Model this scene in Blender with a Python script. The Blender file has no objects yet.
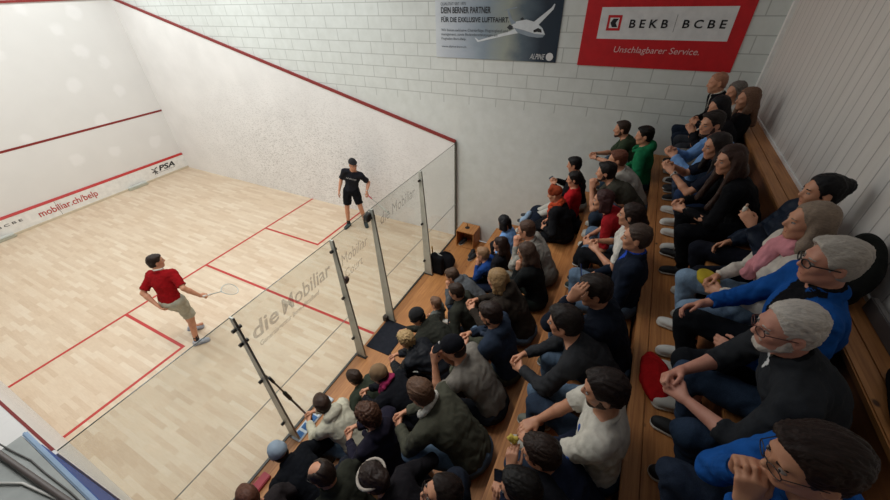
import bpy, bmesh, math
import numpy as np
from mathutils import Matrix

QUAL=1.0
ONLY=None
LP=70.0
LS=170
HP=70.0
WS=0.29
EXPO=0.0
CAM_LOC=(0.153, -2.9009, 4.6048)
CAM_R=((0.456401, -0.889289, -0.029375), (-0.53356, -0.247115, -0.808856), (0.712048, 0.384836, -0.587273))
CAM_F=363.984;CAM_C=(437.758, 249.503)
# ------------------------------------------------------------------ signed distance modelling
def nrm(v):
    v=np.asarray(v,float); return v/(np.linalg.norm(v)+1e-9)
def V(*a): return np.array(a,float)
def rotz(a): c,s=math.cos(a),math.sin(a); return np.array([[c,-s,0],[s,c,0],[0,0,1.]])
def rotx(a): c,s=math.cos(a),math.sin(a); return np.array([[1,0,0],[0,c,-s],[0,s,c]])
def roty(a): c,s=math.cos(a),math.sin(a); return np.array([[c,0,s],[0,1,0],[-s,0,c]])
class SDF:
    """a list of solids, blended one after another; each entry: (kind, params, blend, mode)"""
    def __init__(s): s.p=[]
    def cap(s,a,b,ra,rb=None,k=.012,mode=1,cut=None):
        a=np.asarray(a,float);b=np.asarray(b,float);rb=ra if rb is None else rb
        r=max(ra,rb);s.p.append(('c',(a,b,ra,rb,cut),k,mode,np.minimum(a,b)-r,np.maximum(a,b)+r))
    def ell(s,c,r,R=None,k=.02,mode=1,cut=None):
        c=np.asarray(c,float);r=np.asarray(r,float);R=np.eye(3) if R is None else R
        e=np.sqrt(((R*r)**2).sum(1));s.p.append(('e',(c,r,R.T,cut),k,mode,c-e,c+e))
    def box(s,c,h,R=None,rd=.01,k=.01,mode=1):
        c=np.asarray(c,float);h=np.asarray(h,float);R=np.eye(3) if R is None else R
        e=(np.abs(R)*(h+rd)).sum(1);s.p.append(('b',(c,h,R.T,rd),k,mode,c-e,c+e))
    def mesh(s,h):
        pos=[q for q in s.p if q[3]>0]
        lo=np.min([q[4] for q in pos],0)-3*h; hi=np.max([q[5] for q in pos],0)+3*h
        n=np.ceil((hi-lo)/h).astype(int)+1
        F=np.full(n,.2,np.float32)
        ax=[(lo[i]+h*np.arange(n[i])).astype(np.float32) for i in range(3)]
        for kind,par,k,mode,l,u in s.p:
            pad=max(k,0)+2.5*h
            i0=np.maximum(np.floor((l-pad-lo)/h).astype(int),0); i1=np.minimum(np.ceil((u+pad-lo)/h).astype(int)+1,n)
            if (i1<=i0).any(): continue
            X=ax[0][i0[0]:i1[0],None,None];Y=ax[1][None,i0[1]:i1[1],None];Z=ax[2][None,None,i0[2]:i1[2]]
            if kind=='c':
                a,b,ra,rb,cut=par;ba=b-a;L=float(ba@ba)+1e-12
                t=((X-a[0])*ba[0]+(Y-a[1])*ba[1]+(Z-a[2])*ba[2])/L
                if cut is not None:
                    over=np.maximum((t-cut),0)*math.sqrt(L)
                t=np.clip(t,0,1)
                d=np.sqrt((X-a[0]-t*ba[0])**2+(Y-a[1]-t*ba[1])**2+(Z-a[2]-t*ba[2])**2)-(ra+(rb-ra)*t)
                if cut is not None: d=np.maximum(d,over-1e-4)
            else:
                c,r,RT=par[0],par[1],par[2]
                x,y,z=X-c[0],Y-c[1],Z-c[2]
                q=[RT[i,0]*x+RT[i,1]*y+RT[i,2]*z for i in range(3)]
                if kind=='e':
                    k0=np.sqrt((q[0]/r[0])**2+(q[1]/r[1])**2+(q[2]/r[2])**2)
                    k1=np.sqrt((q[0]/r[0]**2)**2+(q[1]/r[1]**2)**2+(q[2]/r[2]**2)**2)+1e-6
                    d=k0*(k0-1)/k1
                    if par[3] is not None:
                        cn,cd=par[3];d=np.maximum(d,X*cn[0]+Y*cn[1]+Z*cn[2]-cd)
                else:
                    q=[np.abs(q[i])-r[i] for i in range(3)]
                    d=np.sqrt(sum(np.maximum(v,0)**2 for v in q))+np.minimum(np.maximum(np.maximum(q[0],q[1]),q[2]),0)-par[3]
            sl=(slice(i0[0],i1[0]),slice(i0[1],i1[1]),slice(i0[2],i1[2]))
            G=F[sl]
            if mode<0:   # carve
                G2=np.maximum(G,-d)
                if k>0: hh=np.maximum(k-np.abs(G+d),0)/k; G2=G2+hh*hh*k*.25
                F[sl]=G2
            else:
                G2=np.minimum(G,d)
                if k>0: hh=np.maximum(k-np.abs(G-d),0)/k; G2=G2-hh*hh*k*.25
                F[sl]=G2
        return surface_net(F,lo,h)
def surface_net(F,lo,h):
    S=F<0
    c=S[:-1,:-1,:-1].astype(np.uint8)
    for dx in (0,1):
        for dy in (0,1):
            for dz in (0,1):
                if dx+dy+dz: c=c+S[dx:S.shape[0]-1+dx,dy:S.shape[1]-1+dy,dz:S.shape[2]-1+dz]
    I=np.argwhere((c>0)&(c<8))
    if len(I)==0: return np.zeros((0,3)),np.zeros((0,4),int)
    ids=np.full(c.shape,-1,np.int32); ids[I[:,0],I[:,1],I[:,2]]=np.arange(len(I))
    acc=np.zeros((len(I),3));cnt=np.zeros(len(I))
    def g(o): return F[I[:,0]+o[0],I[:,1]+o[1],I[:,2]+o[2]]
    for axis in range(3):
        oth=[i for i in range(3) if i!=axis]
        for u in (0,1):
            for v in (0,1):
                o=[0,0,0];o[oth[0]]=u;o[oth[1]]=v
                o2=list(o);o2[axis]=1
                fa,fb=g(o),g(o2);m=(fa<0)!=(fb<0)
                t=np.where(m,fa/np.where(m,fa-fb,1),0)
                p=np.tile(np.array(o,float),(len(I),1));p[:,axis]=t
                acc+=p*m[:,None];cnt+=m
    Vt=lo+(I+acc/cnt[:,None])*h
    Q=[]
    for axis in range(3):
        oth=[(axis+1)%3,(axis+2)%3]
        a=[slice(None)]*3;b=[slice(None)]*3;a[axis]=slice(0,-1);b[axis]=slice(1,None)
        A=S[tuple(a)];B=S[tuple(b)]
        for flip,M in ((0,A&~B),(1,~A&B)):
            E=np.argwhere(M)
            E=E[(E[:,oth[0]]>0)&(E[:,oth[1]]>0)&(E[:,oth[0]]<c.shape[oth[0]])&(E[:,oth[1]]<c.shape[oth[1]])]
            q=[]
            for (u,v) in ((0,0),(-1,0),(-1,-1),(0,-1)):
                J=E.copy();J[:,oth[0]]+=u;J[:,oth[1]]+=v
                q.append(ids[J[:,0],J[:,1],J[:,2]])
            q=np.stack(q,1)
            if flip: q=q[:,::-1]
            Q.append(q)
    Q=np.concatenate(Q)
    return Vt,Q
def vnormals(Vt,Q):
    n=np.cross(Vt[Q[:,2]]-Vt[Q[:,0]],Vt[Q[:,3]]-Vt[Q[:,1]])
    N=np.zeros_like(Vt)
    for j in range(4):
        for k in range(3): N[:,k]+=np.bincount(Q[:,j],n[:,k],len(Vt))
    return N/(np.linalg.norm(N,axis=1,keepdims=True)+1e-12)
def relax(Vt,Q,it=1,lam=.5):
    for _ in range(it):
        A=np.zeros_like(Vt);C=np.zeros(len(Vt))
        for j in range(4):
            a,b=Q[:,j],Q[:,(j+1)%4]
            for s,t in ((a,b),(b,a)):
                C+=np.bincount(s,minlength=len(Vt))
                for k in range(3): A[:,k]+=np.bincount(s,Vt[t,k],len(Vt))
        Vt=Vt*(1-lam)+lam*A/np.maximum(C,1)[:,None]
    return Vt
def waves(P,f,seed,n=6):
    r=np.random.RandomState(seed);out=np.zeros(len(P))
    W=P+0.035*np.sin(P[:,[1,2,0]]*f*.7+r.rand(3)*6)
    for i in range(n):
        k=r.normal(size=3);k*=f*(.7+r.rand())/np.linalg.norm(k)
        out+=np.sin(W@k+r.rand()*6.28)
    return out/n**.5
# ------------------------------------------------------------------ skeleton
def skeleton(S):
    """joints in the figure's own frame (x right, y forward, z up), metres, scale baked"""
    s=S.get('s',1.);w=S.get('w',1.)
    a=math.radians(S.get('lean',20));b=math.radians(S.get('side',0));tw=math.radians(S.get('twist',0))
    ptch=math.radians(S.get('neck',8))
    def u(t,bb=b): return nrm(V(math.sin(bb),math.sin(t)*math.cos(bb),math.cos(t)*math.cos(bb)))
    K={}
    K['pel']=V(0,0,.09)*s if not S.get('stand') else V(0,0,.93)*s
    K['waist']=K['pel']+.13*s*u(a*.45)
    K['chest']=K['waist']+.14*s*u(a*.95)
    K['neck']=K['chest']+.235*s*u(a*1.2)
    up=u(a*1.15)
    sx=rotz(tw)@V(1,0,0);sx=nrm(sx-up*(sx@up));sx[2]+=-math.sin(b)*.3;sx=nrm(sx)
    fw=np.cross(up,sx)
    K['up'],K['sx'],K['fw']=up,sx,fw
    sh=.168*w*s
    shrug=S.get('shrug',0)*s
    for k,sg in (('L',-1),('R',1)):
        fwd=S.get('round',.025)*s
        K['sh'+k]=K['neck']-up*(.05*s-shrug)+sx*sg*sh+fw*fwd
        K['hip'+k]=K['pel']+V(sg*.088*s*(.95+.05*w),.01,0)
    hn=nrm(u(a*.55)+V(0,math.sin(ptch),0)+V(S.get('hx',0),0,0))
    K['headc']=K['neck']+(.155*s)*hn+fw*.012*s
    K['hn']=hn
    yaw,pitch,roll=[math.radians(t) for t in S.get('head',(0,10,0))]
    K['R']=rotz(yaw)@rotx(-pitch)@roty(roll)
    K['hs']=S.get('hs',1.)*(s if s>.9 else s*.35+.62)
    st=S.get('stand')
    for k,sg in (('L',-1),('R',1)):
        # legs
        if st: A=np.array(S['foot'+k],float)*1.
        else:
            ft=S.get('foot'+k,S.get('feet',(.13,.42)))
            A=V(sg*ft[0] if 'foot'+k not in S else ft[0],ft[1],-S.get('drop',.40)+.085+(ft[2] if len(ft)>2 else 0))
        hp=K['hip'+k];th,sn=(.44*s,.42*s) if st else (.42*s,.41*s)
        pole=np.array(S.get('kpole'+k,(sg*S.get('spread',.25),.7,1.)),float)
        K['kn'+k],K['an'+k]=ik(hp,A,th,sn,pole)
        K['fdir'+k]=rotz(math.radians(S.get('toe'+k,-sg*10)))@V(0,1,0)
        # arms
        ua,fa=.285*s,.25*s
        T=S.get('hand'+k)
        if T is None: T=(sg*.05,.42,.24)
        T=np.array(T,float)
        pole=np.array(S.get('pole'+k,(sg*.7,-.35,-.8)),float)
        hd=S.get('hd'+k)
        sho=K['sh'+k]
        d=nrm(T-sho) if hd is None else nrm(hd)
        for _ in range(4):
            W=T-d*.075*s
            el,wr=ik(sho,W,ua,fa,pole)
            if hd is None: d=nrm(wr-el)
        K['el'+k],K['wr'+k],K['hd'+k]=el,wr,d
        pn=np.array(S.get('pn'+k,(-sg*.8,-.1,-.5)),float);pn=nrm(pn-d*(pn@d));K['pn'+k]=pn
    return K
def ik(a,t,l1,l2,pole):
    v=t-a;D=np.linalg.norm(v);d=v/(D+1e-9)
    D=min(max(D,abs(l1-l2)+.02),(l1+l2)*.995);t=a+d*D
    x=(l1*l1-l2*l2+D*D)/(2*D);h=math.sqrt(max(l1*l1-x*x,0))
    p=pole-d*(pole@d);p=nrm(p)
    return a+d*x+p*h,t
# ------------------------------------------------------------------ solids
def hand_solid(F,wr,d,pn,sg,s,curl,spreadf=.0,thumb=1.):
    """palm, four fingers bent by curl (degrees per joint), thumb from the side of the palm"""
    d=nrm(d);pn=nrm(pn-d*(pn@d));side=np.cross(d,pn)*sg    # side -> towards the thumb
    # for right hand (sg=1) with palm normal pn, fingers d: thumb side
    s2=s
    kn=[]
    offs=[.030,.010,-.010,-.029];ln=[.092,.096,.091,.082];fl=[.070,.078,.073,.056]
    for i in range(4):
        k=wr+d*ln[i]*s2+side*offs[i]*s2
        kn.append(k)
        F.cap(wr+side*offs[i]*.55*s2+d*.012*s2,k,.0135*s2,.0115*s2,k=.014*s2)
    for i in range(4):
        p=kn[i];ang=0;r=.0092*s2
        c=curl[i] if hasattr(curl,'__len__') else curl+3*i
        dd=nrm(d+side*(offs[i]*spreadf*10))
        for j,(f,rr) in enumerate(((.45,.0088),(.31,.0080),(.24,.0070))):
            ang+=math.radians(c*(.8,1.1,.7)[j])
            q=p+(dd*math.cos(ang)+pn*math.sin(ang))*fl[i]*f*s2*1.05
            F.cap(p,q,r,rr*s2,k=.0045*s2);p=q;r=rr*s2
    t0=wr+d*.022*s2+side*.026*s2+pn*.004
    t1=t0+nrm(d*.75+side*.65+pn*.35)*.038*s2
    cc=math.radians(18*thumb)
    t2=t1+nrm(d*.95+side*(.35-.5*thumb*.4)+pn*(.35*thumb+.1))*.032*s2
    t3=t2+nrm(d*1.+side*(-.15*thumb)+pn*(.4*thumb))*.026*s2
    F.cap(t0,t1,.0145*s2,.0115*s2,k=.012*s2);F.cap(t1,t2,.0108*s2,.0098*s2,k=.006*s2);F.cap(t2,t3,.0098*s2,.0082*s2,k=.004*s2)
def head_solid(F,K,S,fine=True):
    s=K['hs'];R=K['R'];c=K['headc'];fem=S.get('fem',0)
    def P(x,y,z): return c+R@(V(x,y,z)*s)
    jw=1-.12*fem
    F.ell(P(0,-.014,.030),V(.073,.092,.080)*s,R,k=.01)
    F.ell(P(0,.018,-.028),V(.056*jw,.068,.086)*s,R,k=.03*s)
    F.cap(P(.044*jw,0,-.055),P(.016,.060,-.092),.020*s,.017*s,k=.025*s)
    F.cap(P(-.044*jw,0,-.055),P(-.016,.060,-.092),.020*s,.017*s,k=.025*s)
    F.cap(P(-.03,.072,.026),P(.03,.072,.026),.011*s,k=.015*s)           # brow
    for sg in (-1,1):
        F.cap(P(sg*.042,.052,-.018),P(sg*.03,.066,-.03),.015*s,k=.02*s)     # cheek
        F.ell(P(sg*.031,.092,.004),V(.017,.014,.011)*s,R,k=.008*s,mode=-1)   # socket
        F.ell(P(sg*.076,-.008,-.006),V(.009,.019,.031)*s,R@rotz(sg*.35),k=.006*s)  # ear
        F.ell(P(sg*.084,-.002,-.004),V(.006,.010,.017)*s,R,k=.003*s,mode=-1)
    ns=S.get('nose',1.)
    F.cap(P(0,.082,.012),P(0,.098*(.9+.1*ns),-.022),.0085*s,.0125*s*ns,k=.010*s)
    for sg in (-1,1): F.cap(P(sg*.010,.088,-.028),P(sg*.010,.090,-.027),.0085*s,k=.006*s)
    F.cap(P(-.020,.076,-.0535),P(.020,.076,-.0535),.0075*s,k=.008*s)     # lips
    F.cap(P(-.016,.075,-.066),P(.016,.075,-.066),.0085*s,k=.006*s)
    F.cap(P(-.018,.086,-.0600),P(.018,.086,-.0600),.0022*s,k=.003*s,mode=-1)
    F.cap(P(0,-.028,-.045),K['neck']+K['up']*.0,.051*s*(1-.12*fem),.058*s*(1-.1*fem),k=.03*s)
def body_solid(K,S):
    F=SDF();s=S.get('s',1.);w=S.get('w',1.);fem=S.get('fem',0);b=S.get('bulk',1.)
    head_solid(F,K,S)
    sx,up,fw=K['sx'],K['up'],K['fw'];Rt=np.stack([sx,fw,up],1)
    F.ell(K['pel']+V(0,-.01,0)*s,V(.15*w,.10,.10)*s,k=.03)
    F.ell(K['waist'],V(.125*w,.09*b,.12)*s,Rt,k=.04)
    F.ell(K['chest']+up*.05*s,V(.145*w,.10*b,.15)*s,Rt,k=.04)
    for k in 'LR':
        sg=-1 if k=='L' else 1;m=.9 if fem else 1.;m*=S.get('arm',1.)
        F.cap(K['neck']-up*.012*s,K['sh'+k],.045*s,.047*s*m,k=.03)
        F.cap(K['sh'+k],K['el'+k],.047*s*m,.037*s*m,k=.02)
        mid=K['el'+k]*.68+K['wr'+k]*.32
        F.cap(K['el'+k],mid,.036*s*m,.038*s*m,k=.012);F.cap(mid,K['wr'+k],.038*s*m,.0235*s*m,k=.012)
        F.cap(K['wr'+k],K['wr'+k]+K['hd'+k]*.02*s,.0235*s*m,.021*s,k=.008)
        hd=K['hd'+k]
        hand_solid(F,K['wr'+k],hd,K['pn'+k],sg*(1),s*(.93 if fem else 1.)*S.get('hsz',1.),S.get('curl'+k,S.get('curl',28)),S.get('fspread',0.),S.get('thumb',1.))
        F.cap(K['hip'+k],K['kn'+k],.078*s*(.95+.05*b),.052*s,k=.02)
        cf=K['kn'+k]*.7+K['an'+k]*.3+nrm(K['hip'+k]-K['kn'+k])*.012*s
        F.cap(K['kn'+k],cf,.050*s,.052*s,k=.015);F.cap(cf,K['an'+k],.050*s,.034*s,k=.015)
        fd=K['fdir'+k]
        F.cap(K['an'+k]-V(0,0,.045)*s,K['an'+k]-V(0,0,.055)*s+fd*.13*s,.030*s,.026*s,k=.02)
    return F
def top_solid(K,S,T):
    """T: kind tee / sweater / shirt / jacket / hoodie / puffer ; sleeve 0..2"""
    F=SDF();s=S.get('s',1.);w=S.get('w',1.);b=S.get('bulk',1.);fem=S.get('fem',0)
    e=T.get('thick',.010)
    sx,up,fw=K['sx'],K['up'],K['fw'];Rt=np.stack([sx,fw,up],1)
    Wt=V(.140*w*(.95 if fem else 1),.100*b,.13)*s+e
    u2=nrm(K['neck']-K['pel'])
    F.ell(K['pel']+V(0,0,.03)*s,V(.150*w,.110*b,.10)*s+e,k=.03)
    F.ell(K['waist']+fw*.012*(b-1)*5*s,Wt,Rt,k=.06)
    F.ell(K['chest']+up*.045*s,V(.160*w,.112*b,.165)*s+e,Rt,k=.06)
    F.cap(K['shL']*.8+K['shR']*.2-up*.02*s-fw*.03*s,K['shL']*.2+K['shR']*.8-up*.02*s-fw*.03*s,.07*s+e,k=.05)
    if fem:
        for sg in (-1,1): F.ell(K['chest']+up*.05*s+fw*.085*s+sx*sg*.07*s,V(.06,.055,.06)*s+e*.5,Rt,k=.04)
    sl=T.get('sleeve',2.)   # 2 = wrist, 1 = elbow, .6 = short
    for k in 'LR':
        sg=-1 if k=='L' else 1;m=(.9 if fem else 1.)*S.get('arm',1.)
        F.cap(K['neck']-up*.022*s,K['sh'+k]-up*.004*s,.046*s+e*.6,.050*s*m+e,k=.03)
        if sl<=1:
            F.cap(K['sh'+k],K['el'+k],.056*s*m+e,.052*s*m+e*1.6,k=.035,cut=sl)
        else:
            F.cap(K['sh'+k],K['el'+k],.055*s*m+e,.042*s*m+e*1.4,k=.035)
            F.cap(K['el'+k],K['wr'+k],.042*s*m+e*1.4,.030*s*m+e*1.0,k=.012,cut=min(sl-1,.99))
    nk=K['neck'];hn=nrm(K['headc']-K['neck'])
    kind=T['kind']
    if kind in('jacket','puffer','shirt','polo'):
        # standing collar: a ring of short rolls round the neck
        for i in range(14):
            a0=-2.5+i*5.0/14;a1=a0+5.0/14
            p=[nk+(up*.6+hn*.4)*.030*s-sx*math.sin(t)*.066*s*(1 if not fem else .95)-fw*math.cos(t)*.068*s for t in (a0,a1)]
            F.cap(p[0],p[1],.013*s+(.006 if kind=='puffer' else 0),k=.012)
            F.cap(p[0]-up*.025*s,p[1]-up*.025*s,.016*s,k=.02)
    if kind in('sweater','tee'):
        for i in range(16):
            a0=i*2*math.pi/16;a1=a0+2*math.pi/16
            p=[nk+up*(-.002+.022*math.cos(t))*s+sx*math.sin(t)*.070*s-fw*math.cos(t)*.066*s for t in (a0,a1)]
            F.cap(p[0],p[1],.011*s,k=.014)
    if kind=='turtle':
        F.cap(nk-up*.01,nk+hn*.06*s,.066*s,.060*s,k=.02,cut=.98)
    if kind=='hoodie':
        Rh=np.stack([sx,fw,up],1)
        F.ell(nk-fw*.075*s+up*.015*s,V(.115,.060,.075)*s,Rh@rotx(-.5),k=.03)
        F.ell(nk-fw*.045*s+up*.065*s,V(.070,.045,.045)*s,Rh@rotx(-.5),k=.015,mode=-1)
        for i in range(10):
            for sg in (-1,1):
                t0,t1=i*2.6/10,(i+1)*2.6/10
                p=[nk+up*(.045-.030*t)*s+sg*sx*math.sin(t)*.082*s-fw*math.cos(t)*.105*s+fw*.035*s for t in (t0,t1)]
                F.cap(p[0],p[1],.020*s,k=.014)
    return F
def leg_solid(K,S,T):
    F=SDF();s=S.get('s',1.);w=S.get('w',1.);e=T.get('thick',.008);b=S.get('bulk',1.)
    F.ell(K['pel']+V(0,-.015,-.0)*s,V(.168*w,.125*b,.105)*s+e*.6,k=.03)
    for k in 'LR':
        hp,kn,an=K['hip'+k],K['kn'+k],K['an'+k]
        if T.get('short'):
            F.cap(hp,kn,.094*s+e,.082*s+e,k=.03,cut=T['short']);continue
        F.cap(hp,kn,.088*s+e,.060*s+e,k=.03)
        q=T.get('flare',0)
        F.cap(kn,kn*.25+an*.75,.060*s+e,.047*s+e+q*.6,k=.02)
        F.cap(kn*.25+an*.75,kn*.02+an*.98,.047*s+e+q*.6,.043*s+e+q,k=.01,cut=.98)
    return F
def shoe_solid(K,S,k,sole=True):
    s=S.get('s',1.);an=K['an'+k];fd=nrm(K['fdir'+k]);tilt=S.get('tilt'+k,0)
    R=rotz(math.atan2(-fd[0],fd[1]))@rotx(math.radians(tilt));o=an.copy()
    def P(x,y,z): return o+R@(V(x,y,z)*s)
    F=SDF()
    F.ell(P(0,-.015,-.035),V(.041,.058,.042)*s,R,k=.01)
    F.ell(P(0,.075,-.046),V(.044,.105,.033)*s,R,k=.03*s)
    F.cap(P(0,.01,-.03),P(0,-.005,.005),.042*s,.040*s,k=.02,cut=.95)
    F.cap(P(0,-.03,-.066),P(0,.14,-.066),.036*s,.040*s,k=.006)
    F.box(P(0,.05,-.130),V(.2,.3,.045)*s,R,rd=0,k=.0,mode=-1)
    G=SDF()
    G.cap(P(0,-.035,-.074),P(0,.135,-.074),.042*s,.046*s,k=.004)
    G.box(P(0,.05,-.2325),V(.2,.3,.15)*s,R,rd=0,k=0,mode=-1)
    G.box(P(0,.05,.088),V(.2,.3,.15)*s,R,rd=0,k=0,mode=-1)
    return F,G
def hair_solid(K,S,H):
    F=SDF();s=K['hs'];R=K['R'];c=K['headc'];k=H['kind'];t=H.get('t',.012)
    def P(x,y,z): return c+R@(V(x,y,z)*s)
    def C(x=0,y=.099,z=-.030,rx=.108,ry=.084,rz=.120,kk=.008,low=True):
        F.ell(P(x,y,z),V(rx,ry,rz)*s,R,k=kk*s,mode=-1)
        if low: F.box(P(0,.106,-.115),V(.12,.10,.085)*s,R,rd=0,k=.010*s,mode=-1)
    def ears():
        for sg in (-1,1): F.ell(P(sg*.088,.004,-.012),V(.026,.026,.036)*s,R,k=.006*s,mode=-1)
    def nape(z=-.075,y=0): F.box(P(0,y,z-.15),V(.2,.3,.15)*s,R,rd=0,k=.01*s,mode=-1)
    if k in('beanie','cap'):
        F.ell(P(0,-.014,.040),V(.082,.100,.086)*s,R,k=.01)
        if k=='beanie':
            F.ell(P(0,-.025,.062),V(.076,.088,.082)*s,R,k=.03)
            F.box(P(0,0,-.145+H.get('low',0)),V(.2,.3,.15)*s,R@rotx(-.18),rd=0,k=.006*s,mode=-1)
            for i in range(20):
                a0=i*math.pi/10;a1=a0+math.pi/10
                q=[c+R@rotx(-.18)@(V(math.sin(t)*.078,-.012+math.cos(t)*.095,.016+H.get('low',0))*s) for t in (a0,a1)]
                F.cap(q[0],q[1],.012*s,k=.008)
        else:
            F.box(P(0,0,-.140),V(.2,.3,.15)*s,R@rotx(-.06),rd=0,k=.004*s,mode=-1)
            F.ell(P(0,.125,.030),V(.066,.065,.009)*s,R@rotx(-.30),k=.010*s)
        return F
    if k=='turban':
        F.ell(P(0,-.012,.045),V(.088,.102,.080)*s,R,k=.01);F.box(P(0,0,-.150),V(.2,.3,.15)*s,R@rotx(.12),rd=0,k=.01,mode=-1)
        F.cap(P(-.05,.03,.10),P(.05,.02,.11),.03*s,k=.02);return F
    ts=min(t*.45,.007)
    F.ell(P(0,-.016,.032),(V(.0745,.093,.081)+ts)*s,R,k=.01)
    F.ell(P(0,-.020,.056),(V(.060,.076,.050)+t)*s,R,k=.03*s)
    if k=='short':
        F.ell(P(0,-.034,-.016),(V(.066,.072,.075)+ts*.8)*s,R,k=.03*s)
        if t>.009: F.ell(P(.008,.036,.087),(V(.045,.035,.014)+t*.8)*s,R@rotz(.3),k=.02*s)
        C(z=H.get('brow',-.030));ears();nape(-.088)
    elif k=='bald':
        F.ell(P(0,-.030,-.012),(V(.070,.078,.075)+t*.6)*s,R,k=.03*s)
        C(z=-.02,ry=.095,rz=.14);ears();nape(-.080)
        F.ell(P(0,.02,.14),V(.056,.095,.075)*s,R,k=.02*s,mode=-1)
    elif k=='bob':
        for sg in (-1,1):
            F.cap(P(sg*.070,-.015,.02),P(sg*.078,.00,-.085),.026*s,.030*s,k=.03*s)
            F.cap(P(sg*.05,-.06,0),P(sg*.055,-.055,-.10),.045*s,.04*s,k=.03*s)
        C(low=False,rx=.085)
    elif k in('long','wavy','pony','bun'):
        if k in('long','wavy'):
            d=H.get('len',.30);dn=V(0,0,-1.)
            bk=-K['fw']
            for sg in (-1,1):
                sx=R@V(1,0,0)
                p0=P(sg*.066,-.01,.01);p1=P(sg*.080,.0,-.085)+dn*.02;p2=p1+dn*d*.6+bk*.0+sx*sg*.01+K['fw']*H.get('front',.02)
                F.cap(p0,p1,.024*s,.032*s,k=.03*s);F.cap(p1,p2,.034*s,.026*s,k=.03*s)
                q1=P(sg*.042,-.072,-.09);q2=q1+dn*d*.8+bk*.05
                F.cap(P(sg*.035,-.055,.01),q1,.052*s,.048*s,k=.03*s);F.cap(q1,q2,.048*s,.028*s,k=.03*s)
            q=P(0,-.085,-.08);F.cap(q,q+dn*d*.9+bk*.07,.05*s,.03*s,k=.03*s)
            C(low=False,rx=.085)
        else:
            F.ell(P(0,-.030,-.012),(V(.070,.080,.078)+t*.6)*s,R,k=.03*s)
            C();ears();nape(-.078)
            if k=='bun': F.ell(P(0,-.100,.040),V(.052,.052,.050)*s,R,k=.025*s)
            else:
                a=P(0,-.105,.03);b=P(0,-.135,-.06);F.cap(a,b,.026*s,.028*s,k=.01);F.cap(b,b+V(0,-.01,-H.get('len',.2)),.03*s,.015*s,k=.02)
    return F

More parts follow.
